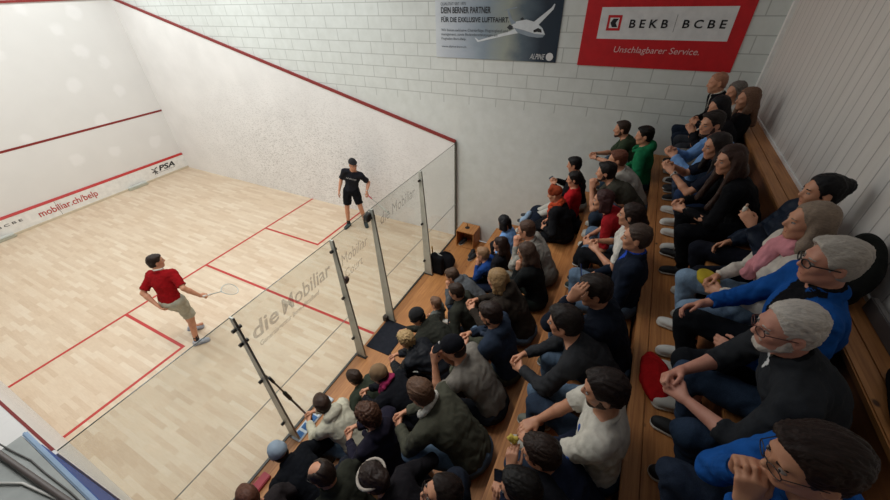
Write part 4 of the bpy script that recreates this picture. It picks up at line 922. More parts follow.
for i,(x,zs,lb) in enumerate(((1.35,(2.0,1.80,1.19,.33),'metal glass fin nearest the camera, with the pole leaning on it'),(2.75,(2.0,1.22,.41),'metal glass fin on the left side of the glass door'),(3.57,(2.03,),'metal glass fin with a dark device at its top'),(4.93,(2.0,1.16,.33),'metal glass fin furthest from the camera, beside the black bag'))):
    e=empty('support_fin',(x,-.1,0),label=lb,cat='support post',group='fins holding up the glass back wall')
    m=MB().prism([(x-.009,-.012,.0),(x-.009,-.185,0),(x-.009,-.075,2.16),(x-.009,-.012,2.16)],(.018,0,0));under(m.build('blade',FIN,None,bevel=.003),e)
    under(MB().prism([(x-.010,-.185,0),(x-.010,-.075,2.16),(x-.010,-.067,2.16),(x-.010,-.177,0)],(.020,0,0)).build('dark_edge',plain('5d5b55',.4)),e)
    under(led('foot_bracket',(x-.03,-.19,0),(x+.03,-.03,.012),DARKM),e)
    for z in zs:
        c=MB().lathe((x-.0,-.035,z),[(.02,-.05),(.02,-.014),(.012,-.013),(.012,.013),(.02,.014),(.02,.05)],12,axis=0)
        under(c.build('clamp',DARKM,None,smooth=False),e)
e=empty('clamp_device',(3.54,-.05,2.0),label='dark bulky device clamped to the top of the fin by the glass door',cat='camera')
under(MB().prism([(3.44,.02,2.04),(3.48,.02,2.11),(3.55,.02,2.12),(3.585,.02,2.06),(3.54,.02,1.99),(3.47,.02,1.99)],(0,-.06,0)).build('housing',plain('232120',.45),None,bevel=.01),e)
under(MB().lathe((3.50,.03,2.055),[(.024,-.02),(.024,.015),(.016,.015)],16,axis=1).build('lens',plain('3b3633',.3),None,smooth=True),e)

# posters on the side wall   (right = towards the back wall, -y)
px_=W_+.03
bn=empty('bank_banner',(px_,-2.93,3.58),label='red advertising banner with a white bank logo panel high on the grey side wall',cat='banner')
x=px_-.012
under(led('sheet',(x,-3.88,3.585),(px_-.001,-1.98,4.75),plain('c3141d',.5)),bn)
x-=.0015
under(MB().prism([(x,-2.18,3.93),(x,-3.72,3.93),(x,-3.72,4.30),(x,-2.18,4.30)],(.001,0,0)).build('white_panel',plain('dcdcdc',.5)),bn)
x-=.0015;K_=plain('16161a',.5);RB=plain('c3141d',.5);WP=plain('dcdcdc',.5)
under(MB().prism([(x,-2.28,4.03),(x,-2.455,4.03),(x,-2.455,4.21),(x,-2.28,4.21)],(.001,0,0)).build('red_square',RB),bn)
under(MB().prism([(x-.001,-2.31,4.06),(x-.001,-2.425,4.06),(x-.001,-2.425,4.18),(x-.001,-2.31,4.18)],(.001,0,0)).build('white_square',WP),bn)
q=MB()
for o in (0,.033): q.prism([(x-.002,-2.32-o,4.12),(x-.002,-2.35-o,4.07),(x-.002,-2.385-o,4.07),(x-.002,-2.355-o,4.12),(x-.002,-2.385-o,4.17),(x-.002,-2.35-o,4.17)],(.001,0,0))
under(q.build('arrow_emblem',K_),bn)
def wt(body,m,par,y,z,w,h,**k): return under(text('lettering',body,m,None,(x-.001,y,z),(0,-1,0),(0,0,1),w,h,**k),par)
wt('BEKB',K_,bn,-2.562,4.065,.455,.095,spacing=1.6,bold=.02);wt('BCBE',K_,bn,-3.185,4.067,.465,.093,spacing=1.6,bold=.02)
under(MB().prism([(x,-3.096,4.02),(x,-3.101,4.02),(x,-3.101,4.215),(x,-3.096,4.215)],(.001,0,0)).build('divider',plain('6a6a6a',.5)),bn)
wt('Unschlagbarer Service.',plain('e2b9b9',.5),bn,-2.44,3.745,1.03,.10,shear=.15)
# flight poster
def m_poster():
    m,nt,b=base('printed_seascape');tc=N(nt,'ShaderNodeTexCoord');sp=N(nt,'ShaderNodeSeparateXYZ');nt.links.new(tc.outputs['Object'],sp.inputs[0])
    n=noise(nt,coord(nt,(1,1.2,2)),2.2,4)
    a=N(nt,'ShaderNodeMath',operation='MULTIPLY_ADD');a.inputs[1].default_value=-.5;a.inputs[2].default_value=.20;nt.links.new(sp.outputs[1],a.inputs[0])
    a2=N(nt,'ShaderNodeMath',operation='MULTIPLY_ADD');a2.inputs[1].default_value=.18;nt.links.new(n,a2.inputs[0]);nt.links.new(a.outputs[0],a2.inputs[2])
    c=ramp(nt,a2.outputs[0],[(.08,lin('d2d7dc')),(.35,lin('aab4c0')),(.55,lin('8796a3')),(.72,lin('9aa097')),(.85,lin('55636f')),(1,lin('1c2a3a'))])
    nt.links.new(c,b.inputs['Base Color']);b.inputs['Roughness'].default_value=.35;return m
po=empty('flight_poster',(px_,-.64,3.6),label='printed poster of a white business jet, high on the side wall',cat='poster')
x=px_-.012
under(led('sheet',(x,-1.66,3.60),(px_-.001,.37,4.78),m_poster()),po)
x-=.002;TX=plain('2d3136',.5);TL=plain('555b63',.5)
wt('QUALITÄT SEIT 1975',TL,po,.27,4.335,.44,.055);wt('DEIN BERNER PARTNER',TX,po,.265,4.235,.85,.085,bold=.02);wt('FÜR DIE EXKLUSIVE LUFTFAHRT.',TX,po,.265,4.115,1.15,.085,bold=.02)
wt('Wir bieten exklusive Charterflüge, Flugzeugkauf und',TL,po,.265,3.975,1.14,.05);wt('management, sowie Bodendienstleistungen am',TL,po,.265,3.915,.98,.05);wt('Flughafen Bern-Belp.',TL,po,.265,3.855,.45,.045);wt('www.alpine-bern.ch',TL,po,.265,3.745,.45,.04)
wt('ALPINE',WP,po,-1.26,3.635,.23,.075,shear=.3)
under(MB().lathe((x,-1.56,3.675),[(.055,-.0015),(.055,0)],24,axis=0).build('round_emblem',WP),po)
jet=empty('printed_jet',(0,0,0));jet.parent=po;jet.matrix_parent_inverse=Matrix.Translation(po.location).inverted()
def flat(n,pts,m,off=0): o=MB().prism([(x-off,y,z) for y,z in pts],(.001,0,0)).build(n,m,None);o.parent=jet;return o
JW=plain('d5dade',.4);JG=plain('8b97a3',.4)
flat('wing',[(-.99,4.04),(-.90,4.0),(-.40,3.87),(-.345,3.905),(-.335,3.90),(-.385,3.845),(-.93,3.96),(-1.05,3.98)],JW)
flat('wing',[(-1.27,4.13),(-1.50,4.30),(-1.53,4.345),(-1.545,4.34),(-1.53,4.28),(-1.34,4.09)],JW)
flat('fuselage',[(-.93,4.08),(-1.0,4.13),(-1.15,4.155),(-1.30,4.12),(-1.40,4.05),(-1.45,3.97),(-1.42,3.93),(-1.34,3.925),(-1.20,3.94),(-1.03,3.985)],JW,.0012)
flat('belly',[(-1.03,3.985),(-1.20,3.94),(-1.34,3.925),(-1.42,3.93),(-1.45,3.965),(-1.30,3.975),(-1.12,4.02),(-.97,4.05)],JG,.0016)
flat('tail_fin',[(-.93,4.09),(-.88,4.17),(-.845,4.27),(-.875,4.275),(-.93,4.16),(-1.0,4.11)],JG,.0013)
flat('tailplane',[(-.78,4.265),(-.86,4.275),(-1.0,4.30),(-.99,4.315),(-.86,4.29)],JG,.0014)
flat('windscreen',[(-1.27,4.02),(-1.34,4.05),(-1.39,4.03),(-1.40,3.99),(-1.33,4.0),(-1.28,3.99)],K_,.0024)
flat('engine',[(-.86,4.05),(-.90,4.09),(-.95,4.07),(-.95,4.03),(-.90,4.02)],TX,.0024)
flat('engine',[(-1.05,4.16),(-1.09,4.185),(-1.12,4.16),(-1.09,4.145)],TX,.0026)

# small things on the floor behind the glass
mt=led('door_mat',(2.93,-.47,.0),(3.56,-.04,.012),MAT,bevel=.004);tag(mt,'black rectangular door mat on the pine floor before the glass door','mat')
cx,cy=6.03,-.58
e=empty('wooden_cube_box',(cx+.19,cy+.2,0),label='open fronted pine cube box standing against the grey side wall',cat='box')
for n,a,b in (('top_board',(cx,cy,.38),(cx+.37,cy+.40,.40)),('base_board',(cx,cy,0),(cx+.37,cy+.40,.02)),('side_board',(cx,cy,.02),(cx+.37,cy+.02,.38)),('side_board',(cx,cy+.38,.02),(cx+.37,cy+.40,.38)),('back_board',(cx+.35,cy+.02,.02),(cx+.37,cy+.38,.38))): under(led(n,a,b,PINE,bevel=.003),e)
def shoe_prop(loc,rz,label,mat,grp=None,h=.007):
    S=dict(s=1.);K={'anL':V(0,0,.085),'fdirL':V(0,1,0)};F,G=shoe_solid(K,S,'L')
    e=empty('shoe',loc,rz,label=label,cat='shoe',group=grp);sdf_obj('upper',F,h,mat,e);sdf_obj('sole',G,h,plain('bfbdb6',.6),e);return e
shoe_prop((6.22,-.30,.02),1.3,'black trainer inside the open pine cube box',plain('17171b',.7))
shoe_prop((5.93,-.62,0),1.5,'black trainer on the floor right beside the opening of the pine cube box',plain('17171b',.7))
shoe_prop((5.80,-.70,0),1.2,'black trainer on the floor, the one of the pair further from the cube box',plain('17171b',.7))
e=empty('hand_bell',(6.22,-.36,.40),label='small black stand with an upright brown stick on top of the pine cube box',cat='holder')
under(MB().lathe((6.22,-.36,.40),[(.05,0),(.05,.01),(.03,.018),(.012,.02)],20).build('base',BLACK,None,smooth=True),e)
under(MB().tube([(6.22,-.36,.415),(6.225,-.36,.50)],.011).build('stick',plain('7a5a2c',.5),None,smooth=True),e)
# black rucksack by the last fin
e=empty('rucksack',(5.25,-.30,0),label='black rucksack with a white cloth on it standing by the furthest glass fin',cat='bag')
F=SDF();F.ell(V(5.27,-.30,.17),V(.17,.20,.18),k=.03);F.ell(V(5.16,-.33,.12),V(.08,.15,.11),k=.03);F.box(V(5.26,-.3,-.1),V(.4,.4,.1),rd=0,k=0,mode=-1)
under(sdf_obj('bag_body',F,.012,cloth('15161a'),None,wave=[(.006,30,3)]),e)
F=SDF();F.ell(V(5.18,-.21,.30),V(.055,.09,.05),k=.02);F.ell(V(5.24,-.16,.25),V(.04,.05,.08),k=.02);under(sdf_obj('white_cloth',F,.008,cloth('a9a69f'),None,wave=[(.006,50,4)]),e)
F=SDF()
for a,b in (((5.2,-.2,.34),(5.25,-.3,.40)),((5.25,-.3,.40),(5.32,-.38,.34))): F.cap(a,b,.012,k=.01)
under(sdf_obj('carry_handle',F,.007,cloth('1c1d22'),None),e)
e=empty('racket_bag',(5.04,-.22,0),label='tall flat black racket bag standing against the furthest glass fin',cat='bag')
F=SDF();F.box(V(5.03,-.24,.22),V(.02,.10,.18),rd=.035,k=.01);F.ell(V(5.03,-.20,.40),V(.045,.08,.10),k=.03)
under(sdf_obj('bag_body',F,.01,cloth('131418'),None,wave=[(.004,25,6)]),e)
under(MB().tube([(5.05,-.14,.42),(5.055,-.13,.60)],.014).build('yellow_handle',plain('b8862a',.5),None,smooth=True),e)
# squeegee pole and blue white floor pad
e=empty('telescopic_pole',(1.6,-.12,.0),label='black and brown telescopic pole leaning from the floor pad against the nearest glass fin',cat='pole')
P0,P1=V(1.60,-.13,.10),V(1.375,-.125,1.25)
pl=lambda t:P0+(P1-P0)*t
under(MB().tube([pl(0),pl(.55)],.013).build('lower_tube',plain('6b5f52',.4,.4),None,smooth=True),e)
under(MB().tube([pl(.5),pl(.52),pl(.66),pl(.68)],[.015,.022,.022,.015]).build('grip_collar',plain('17211d',.5),None,smooth=True),e)
under(MB().tube([pl(.66),pl(.92)],.010).build('upper_tube',plain('6b5f52',.4,.4),None,smooth=True),e)
under(MB().tube([pl(.90),pl(1)],.016).build('end_grip',plain('15191a',.5),None,smooth=True),e)
under(MB().tube([pl(-.06),pl(.05)],[.022,.017]).build('swivel_joint',BLACK,None,smooth=True),e)
e=empty('mop_pad',(1.62,-.14,0),label='blue and white flat mop pad at the foot of the leaning pole',cat='mop')
under(led('pad',(1.32,-.20,.004),(1.98,-.06,.03),plain('c3cbd2',.8),bevel=.01),e)
for xx in (1.36,1.47,1.60,1.74,1.86): under(led('blue_patch',(xx,-.185,.03),(xx+.075,-.085,.036),plain('2c5f96',.7),bevel=.002),e)
e=empty('red_case',(.77,-.14,0),label='flat red case lying on the floor beside the glass at the lower left',cat='case')
under(led('shell',(.66,-.19,.0),(.88,-.08,.05),plain('a5283a',.5),bevel=.01),e);under(MB().tube([(.72,-.08,.03),(.73,-.055,.03),(.80,-.055,.03),(.81,-.08,.03)],.006).build('handle',plain('8a1f30',.5),None),e)
# bags and clothes among the audience
def blob(name,label,cat,ells,mat,h=.012,wv=((.008,22,1),),carve=None,group=None):
    c=np.array(ells[0][0]);F=SDF()
    for p,r in ells: F.ell(np.array(p)-c,r,k=.05)
    if carve is not None: F.box(V(0,0,carve-c[2]-.2),V(1,1,.2),rd=0,k=.0,mode=-1)
    o=sdf_obj(name,F,h,mat,None,wave=list(wv),loc=tuple(c));tag(o,label,cat,group);return o
blob('cloth_bag','crumpled red cloth bag on the upper footboard in front of the clasped hands','bag',[((2.08,-3.46,2.46),(.15,.09,.06)),((2.20,-3.44,2.45),(.09,.06,.045)),((1.98,-3.48,2.45),(.09,.08,.05))],cloth('a3161a'),.008,((.006,28,5),(.003,60,9)),2.421)
blob('rucksack','dark olive rucksack leaning on the back wall behind the grey haired person in blue','bag',[((2.46,-4.15,3.34),(.15,.065,.15)),((2.34,-4.10,3.29),(.09,.05,.09)),((2.52,-4.15,3.45),(.08,.05,.06))],cloth('1c1d1b'),.010,((.007,26,2),),3.201)
blob('folded_jacket','black jacket dumped on the ledge by the back wall at the right edge','jacket',[((1.70,-4.15,3.235),(.17,.06,.035)),((1.58,-4.13,3.23),(.12,.07,.03))],cloth('141517'),.010,((.008,24,8),),3.201)
blob('folded_jacket','black jacket in a heap on the footboard beside the red topped person','jacket',[((4.15,-2.80,1.90),(.17,.10,.10)),((4.38,-2.82,1.90),(.13,.10,.09)),((3.98,-2.76,1.88),(.10,.08,.07))],cloth('121317'),.012,((.010,22,11),),1.821)
blob('coat_pile','heap of dark blue coats beside the grey wall','coats',[((5.55,-1.86,1.34),(.24,.14,.13)),((5.85,-1.84,1.34),(.18,.14,.11)),((5.30,-1.84,1.32),(.14,.12,.10))],cloth('1b2230'),.013,((.012,20,13),),1.022)
blob('striped_towel','light blue and white towel hanging out of the pile of coats','towel',[((5.46,-1.76,1.46),(.14,.045,.05)),((5.33,-1.72,1.42),(.06,.05,.07))],cloth('8fa6bd'),.011,((.006,30,17),))
blob('coat_pile','black coat spread on the bench between the turban and the red sweater','coats',[((5.05,-2.50,1.70),(.16,.16,.12)),((5.02,-2.44,1.85),(.10,.10,.10))],cloth('131417'),.013,((.010,20,14),),1.621)
blob('yellow_bag','mustard yellow purse in the lap of the person with the pink scarf','purse',[((2.60,-3.60,2.99),(.075,.06,.022)),((2.55,-3.62,2.985),(.05,.05,.020))],cloth('a38f2c'),.010,((.004,30,15),))
blob('yellow_bag','yellow cloth bag behind the eating child at the bottom edge','bag',[((1.02,-3.27,2.40),(.08,.07,.10))],cloth('b09a2e'),.010,((.004,30,16),),2.221)
tag(MB().box((1.95,-4.22,3.2),(2.32,-4.19,3.28)).build('skirting_board_piece',plain('6f6a66',.6),None,bevel=.004),'short grey board leaning on the back wall at the right edge','board')

# ------------------------------------------------------------------ people
def ring(F,c,nv,r,t,k=.002,n=18,arc=(0,2*math.pi),ref=None):
    nv=nrm(nv);u=nrm(np.cross(nv,V(0,0,1) if ref is None else ref));v=np.cross(nv,u)
    rx,ry=r if hasattr(r,'__len__') else (r,r)
    a=[c+u*rx*math.cos(arc[0]+(arc[1]-arc[0])*i/n)+v*ry*math.sin(arc[0]+(arc[1]-arc[0])*i/n) for i in range(n+1)]
    for p,q in zip(a,a[1:]): F.cap(p,q,t,k=k)
def build_person(pid,pos,rz,S,label,D,group):
    e=empty('person',tuple(pos),rz,label=label,cat='person',group=group)
    K=skeleton(S);s=S.get('s',1.);dist=float(np.linalg.norm(np.array(pos)+V(0,-.0,.6)-CAMPOS))
    q=min(max(dist*.0026,.0045),.0085)*(s if s<.8 else 1)*QUAL
    SK=skin(D.get('skin','c08d70'))
    body=sdf_obj('body',body_solid(K,S),q,SK,e,rel=1)
    hk,hc=D['hair'][0],D['hair'][1];ho=D['hair'][2] if len(D['hair'])>2 else {}
    # top
    tk,tc=D['top'];sl=D.get('sleeve',2.)
    kind={'tee':'tee','sweater':'sweater','hoodie':'hoodie','jacket':'jacket','puffer':'puffer','polo':'shirt'}[tk]
    th={'tee':.007,'sweater':.010,'hoodie':.014,'jacket':.016,'puffer':.024,'polo':.010}[tk]
    T=dict(kind=kind,thick=th,sleeve=sl)
    nm={'tee':'t_shirt','sweater':'sweater','hoodie':'hooded_sweatshirt','jacket':'jacket','puffer':'padded_jacket','polo':'zip_top'}[tk]
    mt=cloth(tc,'puffer' if tk=='puffer' else 'c')
    top=sdf_obj(nm,top_solid(K,S,T),q*1.35,mt,e,wave=[(.0045 if tk!='tee' else .0025,26,pid),(.0028,62,pid+50)])
    if D.get('open'):      # shirt showing in the open neck of the zip top
        oc,od,ow=D['open'];T2=dict(T);T2['thick']=th+.004;Vt,Q=top_solid(K,S,T2).mesh(q*1.2);Vt=relax(Vt,Q,1,.5)
        for amp,fr,seed in (((.0045),26,pid),(.0028,62,pid+50)): Vt=Vt+vnormals(Vt,Q)*(amp*waves(Vt,fr,seed))[:,None]
        r_=Vt-K['neck'];zz=-(r_@K['up']);xx=np.abs(r_@K['sx']);yy=r_@K['fw']
        ok=(yy>.0)&(zz<od)&(xx<ow*np.clip(1-zz/od,0,1.1))
        Q=Q[ok[Q].all(1)]
        if len(Q):
            us,inv=np.unique(Q,return_inverse=True);mesh_obj('undershirt',Vt[us],inv.reshape(-1,4),cloth(oc),e)
    if 'leg' in D:
        den=D['leg'] in('2b3646','56687c','71869c','2c3a4e','252d3c','232c40','2a3444','263450','262f3c')
        lt=dict(thick=.008,short=D.get('short'),flare=.006)
        if not lt['short']: lt.pop('short')
        sdf_obj('shorts' if D.get('short') else 'trousers',leg_solid(K,S,lt),q*1.35,cloth(D['leg'],'denim' if den else 'c'),e,wave=[(.005,22,pid+7),(.0028,52,pid+9)])
    if not D.get('noshoes'):
        shc=D.get('shoe',['16171b','c7c4bc','1b1c20','b9b6ad','2a2c30'][pid%5])
        for k in 'LR':
            F,G=shoe_solid(K,S,k);o=sdf_obj('shoe',F,max(q,.006),plain(shc,.7),e);sdf_obj('sole',G,max(q,.006),plain(D.get('sole','c4c2ba'),.6),o,rel=0)
            if D.get('sock'):
                F=SDF();F.cap(K['an'+k]-V(0,0,.02),K['an'+k]*.75+K['kn'+k]*.25,.042,.043,k=.01,cut=.95);sdf_obj('sock',F,q*1.2,plain(D['sock'],.9),e)
    # hair or hat
    R=K['R'];c=K['headc'];hs=K['hs']
    def P(x,y,z): return c+R@(V(x,y,z)*hs)
    H=dict(kind='short' if hk=='curly' else hk,t=.020 if hk=='curly' else .010);H.update(ho)
    wv=[(.0022,95,pid),(.0014,190,pid+1)] if hk!='curly' else [(.006,110,pid),(.004,190,pid+3)]
    if hk=='wavy': wv=[(.007,45,pid),(.002,120,pid)]
    if hk=='long': wv=[(.003,30,pid),(.0015,120,pid)]
    if hk in('beanie','turban'): wv=[(.0015,60,pid)]
    if hk=='cap': wv=None
    nmh={'beanie':'knitted_beanie','cap':'baseball_cap','turban':'turban'}.get(hk,'hair')
    mh=knit(hc) if hk=='beanie' else cloth(hc) if hk in('cap','turban') else hairmat(hc,hk=='curly')
    hq=q if dist>3 else q*.9
    sdf_obj(nmh,hair_solid(K,S,H),hq,mh,e,wave=wv,wscale=(1,.3,.8) if hk in('short','bald') else (1,1,.25) if hk in('long','wavy') else None)
    if hk in('beanie','cap'):
        F=SDF();F.ell(P(0,-.034,-.02),V(.074,.070,.070)*hs,R,k=.01);F.box(P(0,0,-.225),V(.2,.3,.15)*hs,R,rd=0,k=.008,mode=-1)
        for sg in(-1,1): F.ell(P(sg*.088,.004,-.012),V(.026,.026,.036)*hs,R,k=.006,mode=-1)
        F.ell(P(0,.105,-.052),V(.072,.083,.112)*hs,R,k=.01,mode=-1)
        sdf_obj('hair',F,hq,hairmat(D.get('under','2b1f1a')),e)
        if hk=='cap':
            F=SDF();F.ell(P(0,.088,.078),V(.016,.004,.012)*hs,R@rotx(-.3),k=.004);sdf_obj('cap_badge',F,.003,plain('c9c8c4',.6),e)
    if D.get('band'):
        F=SDF();nn=R@nrm(V(0,-.25,1.));ring(F,P(0,-.012,.052),nn,(.084*hs,.098*hs),.010,n=22,ref=R@V(1,0,0));sdf_obj('headband',F,.005,cloth('b6aca2' if D['band']==1 else '1a1a1e'),e)
    # face
    if dist<4.6 or D.get('face'):
        F=SDF()
        for sg in(-1,1): F.cap(P(sg*.018,.087,.024),P(sg*.044,.074,.025),.0045*hs,.003*hs,k=.003)
        sdf_obj('eyebrows',F,.0035,hairmat(hc if hk not in('beanie','cap','turban') else '2b1f1a'),e)
        for sg in(-1,1):
            F=SDF();F.ell(P(sg*.031,.0745,.003),V(.0125,.0110,.0060)*hs,R,k=.001);o=sdf_obj('eye',F,.003,plain('8f8782',.3),e)
            F=SDF();F.ell(P(sg*.031,.0815,.003),V(.0058,.005,.0050)*hs,R,k=.001);sdf_obj('iris',F,.0022,plain('1e1512',.2),o)
        F=SDF();F.cap(P(-.018,.0775,-.0545),P(.018,.0775,-.0545),.0062*hs,k=.003);F.cap(P(-.013,.0765,-.0655),P(.013,.0765,-.0655),.0072*hs,k=.003)
        F.cap(P(-.018,.088,-.0600),P(.018,.088,-.0600),.0022*hs,k=.002,mode=-1)
        sdf_obj('lips',F,.0032,skin('9a5a50' if not S.get('fem') else 'a04f4c'),e)
    if D.get('beard'):
        F=SDF();g=.0045
        F.cap(P(.044,0,-.055),P(.016,.060,-.092),(.020+g)*hs,(.019+g)*hs,k=.025*hs);F.cap(P(-.044,0,-.055),P(-.016,.060,-.092),(.020+g)*hs,(.019+g)*hs,k=.025*hs)
        for sg in(-1,1): F.cap(P(sg*.060,.010,-.02),P(sg*.050,.02,-.055),.012*hs,k=.02*hs)
        F.cap(P(-.026,.078,-.044),P(.026,.078,-.044),.0075*hs,k=.006)
        F.ell(P(0,.082,-.060),V(.020,.02,.011)*hs,R,k=.004,mode=-1)
        sdf_obj('beard',F,max(q*.8,.004),hairmat(D['beard'],True),e,wave=[(.001,150,pid)])
    if D.get('glasses'):
        g=D['glasses'];F=SDF();t={1:.0016,2:.0030,3:.0019}[g]
        for sg in(-1,1):
            ring(F,P(sg*.032,.096,.002),R@nrm(V(sg*.25,1,0)),(.024*hs,.018*hs),t,n=18,ref=R@V(0,0,1))
            F.cap(P(sg*.056,.090,.008),P(sg*.080,-.002,.004),t*1.1,k=.001)
        F.cap(P(-.010,.100,.005),P(.010,.100,.005),t,k=.001)
        sdf_obj('glasses',F,max(t*.9,.0018),plain({1:'201c1b',2:'121214',3:'4a2420'}[g],.3),e,rel=0)
    if D.get('inner'):
        F=SDF();nk=K['neck'];hn=K['hn']
        for i in range(12):
            a0=-2.7+i*5.4/12;a1=a0+5.4/12
            p=[nk+(K['up']*.6+hn*.4)*(.040+.006*math.cos(t))*s-K['sx']*math.sin(t)*.060*s-K['fw']*math.cos(t)*.062*s for t in(a0,a1)]
            F.cap(p[0],p[1],.009*s,k=.01)
        sdf_obj('shirt_collar',F,.006,cloth(D['inner']),e)
    if D.get('collar'):
        F=SDF();nk=K['neck']
        for i in range(12):
            a0=-2.6+i*5.2/12;a1=a0+5.2/12
            p=[nk+K['up']*(.035+.012*math.cos(t))*s-K['sx']*math.sin(t)*.090*s-K['fw']*math.cos(t)*.088*s for t in(a0,a1)]
            F.cap(p[0],p[1],.022*s,k=.014)
        sdf_obj('fleece_collar',F,.007,cloth(D['collar']),e,wave=[(.002,110,pid)])
    if D.get('scarf'):
        F=SDF();nk=K['neck'];up,sx,fw=K['up'],K['sx'],K['fw']
        for lv,rr in ((-.012,.100),(.026,.084)):
            for i in range(14):
                a0=i*2*math.pi/14;a1=a0+2*math.pi/14
                p=[nk+up*(.010+lv+.022*math.cos(t)+.006*math.sin(3*t))*s-sx*math.sin(t)*rr*s-fw*math.cos(t)*rr*s for t in(a0,a1)]
                F.cap(p[0],p[1],.024*s,k=.010)
        a=nk+fw*.105*s-up*.03*s;F.cap(a,a+fw*.03-up*.13*s-sx*.03,.042*s,.046*s,k=.02);F.cap(a+sx*.03,a+fw*.045-up*.24*s+sx*.03,.034*s,.042*s,k=.015)
        sdf_obj('scarf',F,.008,cloth(D['scarf']),e,wave=[(.006,45,pid),(.003,90,pid+1)])
    if D.get('watch'):
        w=D['watch'];k='L';W=K['wr'+k]-K['hd'+k]*.028*s;F=SDF();ring(F,W,K['hd'+k],.029*s if w!=3 else .031*s,.0045 if w!=3 else .006,n=16)
        o=sdf_obj('watch_strap',F,.004,plain('15161a' if w!=2 else 'c8c6c0',.5),e,rel=0)
        nb=nrm(V(-.6,-.2,1));nb=nrm(nb-K['hd'+k]*(nb@K['hd'+k]));F=SDF();F.cap(W+nb*.029*s,W+nb*.036*s,.019 if w==3 else .014,k=0,cut=.9)
        cc=W+nb*(.036 if w==3 else .033)*s
        m=MB();u=nrm(np.cross(nb,K['hd'+k]));v=np.cross(nb,u);rad=.024 if w==3 else .014
        def disc(r,h0,h1):
            pts=[cc+(u*math.cos(t)+v*math.sin(t))*r+nb*h0 for t in np.linspace(0,2*math.pi,25)[:-1]]
            return m.prism(pts,nb*(h1-h0))
        disc(rad,-.008,.004);m.build('watch_case',plain('c9c8c4' if w>1 else '22232a',.3),o)
        m=MB();disc(rad*.78,.004,.005);m.build('watch_dial',plain('1a1b1e',.3),o)
    if D.get('emblem'):
        fw,up,sx=K['fw'],K['up'],K['sx']
        for (dx,dz,r) in ((-.055,.10,.020),(-.05,.055,.014),(-.06,.075,.010)):
            F=SDF();b0=K['chest']+sx*dx*s+up*(dz)*s+fw*(.098*S.get('bulk',1)+.006)*s;F.ell(b0,V(r,.008,r),np.stack([sx,fw,up],1),k=.003);sdf_obj('blue_emblem',F,.004,plain('2d55a0',.6),e)
        b0=K['shL']*.45+K['elL']*.55;n_=nrm(np.cross(K['elL']-K['shL'],V(0,0,1)));n_=n_ if n_[0]<0 else -n_
        n_=nrm(V(-.9,0,.7));ax=nrm(K['elL']-K['shL']);n_=nrm(n_-ax*(n_@ax));F=SDF();F.ell(b0+n_*.066*s,V(.013,.013,.006),np.stack([ax,np.cross(n_,ax),n_],1),k=.002);sdf_obj('blue_emblem',F,.004,plain('2d55a0',.6),e)
    if D.get('printed'):
        up,sx,fw=K['up'],K['sx'],K['fw']
        b0=K['chest']+up*.085*s+fw*.128*s
        text('chest_lettering','INTERSPORT',plain('c9c9c9',.6),e,b0-sx*-.11*s,-sx,up,.22*s,.032*s)
    if D.get('hips'): pass
    return e,K
def world(e,p): return rotz(e.rotation_euler.z)@np.asarray(p)+np.array(e.location)
def orient(e,K,k):
    M=rotz(e.rotation_euler.z);return M@K['hd'+k],M@K['pn'+k]
def held(kind,e,K,label,side='L'):
    c=world(e,K['wr'+side]+K['hd'+side]*.085);d,pn=orient(e,K,side);sg=-1 if side=='L' else 1;sd=np.cross(d,pn)*sg
    if kind=='phone':
        c=c+pn*.030
        R=np.stack([nrm(pn),nrm(np.cross(d,pn)),nrm(d)],1);o=empty('phone',tuple(c),label=label,cat='phone')
        MB().box((-.004,-.036,-.05),(.004,.036,.10),R).build('case',plain('101114',.35),o,bevel=.003);MB().box((-.0045,-.032,-.045),(-.004,.032,.095),R).build('screen',plain('1d2230',.15),o)
    elif kind=='food':
        c=c+pn*.02+d*.04;F=SDF()
        for p,r in (((0,0,0),.015),((.009,.014,.012),.012),((-.008,.02,.02),.011),((.007,-.010,.02),.010)): F.ell(V(*p),V(r,r*1.2,r),k=.01)
        o=sdf_obj('food_piece',F,.005,plain('c9b04a',.7),None,wave=[(.002,140,3)],loc=tuple(c));tag(o,label,'food')
    elif kind=='white':
        c=c+d*.02+pn*.02;o=empty('inhaler',tuple(c),label=label,cat='small container')
        MB().lathe((0,0,-.01),[(.011,0),(.012,.01),(.012,.045),(.007,.05)],14).build('tube_body',plain('cfc9bd',.5),o,smooth=True);MB().lathe((0,0,.04),[(.007,0),(.007,.018)],12).build('cap',plain('c9a58c',.5),o,smooth=True)
    elif kind=='cup':
        c=c+pn*.02;o=empty('bread_roll',tuple(c),label=label,cat='food');F=SDF();F.ell(V(0,0,0),V(.035,.03,.025),k=.01);F.ell(V(0,.03,.01),V(.025,.03,.02),k=.01);sdf_obj('roll',F,.006,plain('b8872f',.7),o,wave=[(.002,80,5)])
CAMPOS=V(*CAM_LOC)
BUILT={}
for pid,row,pos,S,label,D in PEOPLE:
    if ONLY and pid not in ONLY: continue
    e,K=build_person(pid,pos,0,S,label,D,{'Z':'spectators on the front bench','A':'spectators on the second bench','B':'spectators on the third bench','C':'spectators on the fourth bench','D':'spectators on the top bench'}[row])
    BUILT[pid]=(e,K)
    if D.get('hold'): held(D['hold'],e,K,{4:'piece of yellow bread held by the person in the cream sweatshirt',8:'dark phone held up by the curly blond person',25:'dark phone held at the bottom edge by the black haired person',26:'piece of yellow food held by the child',39:'dark phone held by the person beside the grey wall',47:'small white inhaler like object held up by the person with the hair bun'}[pid])

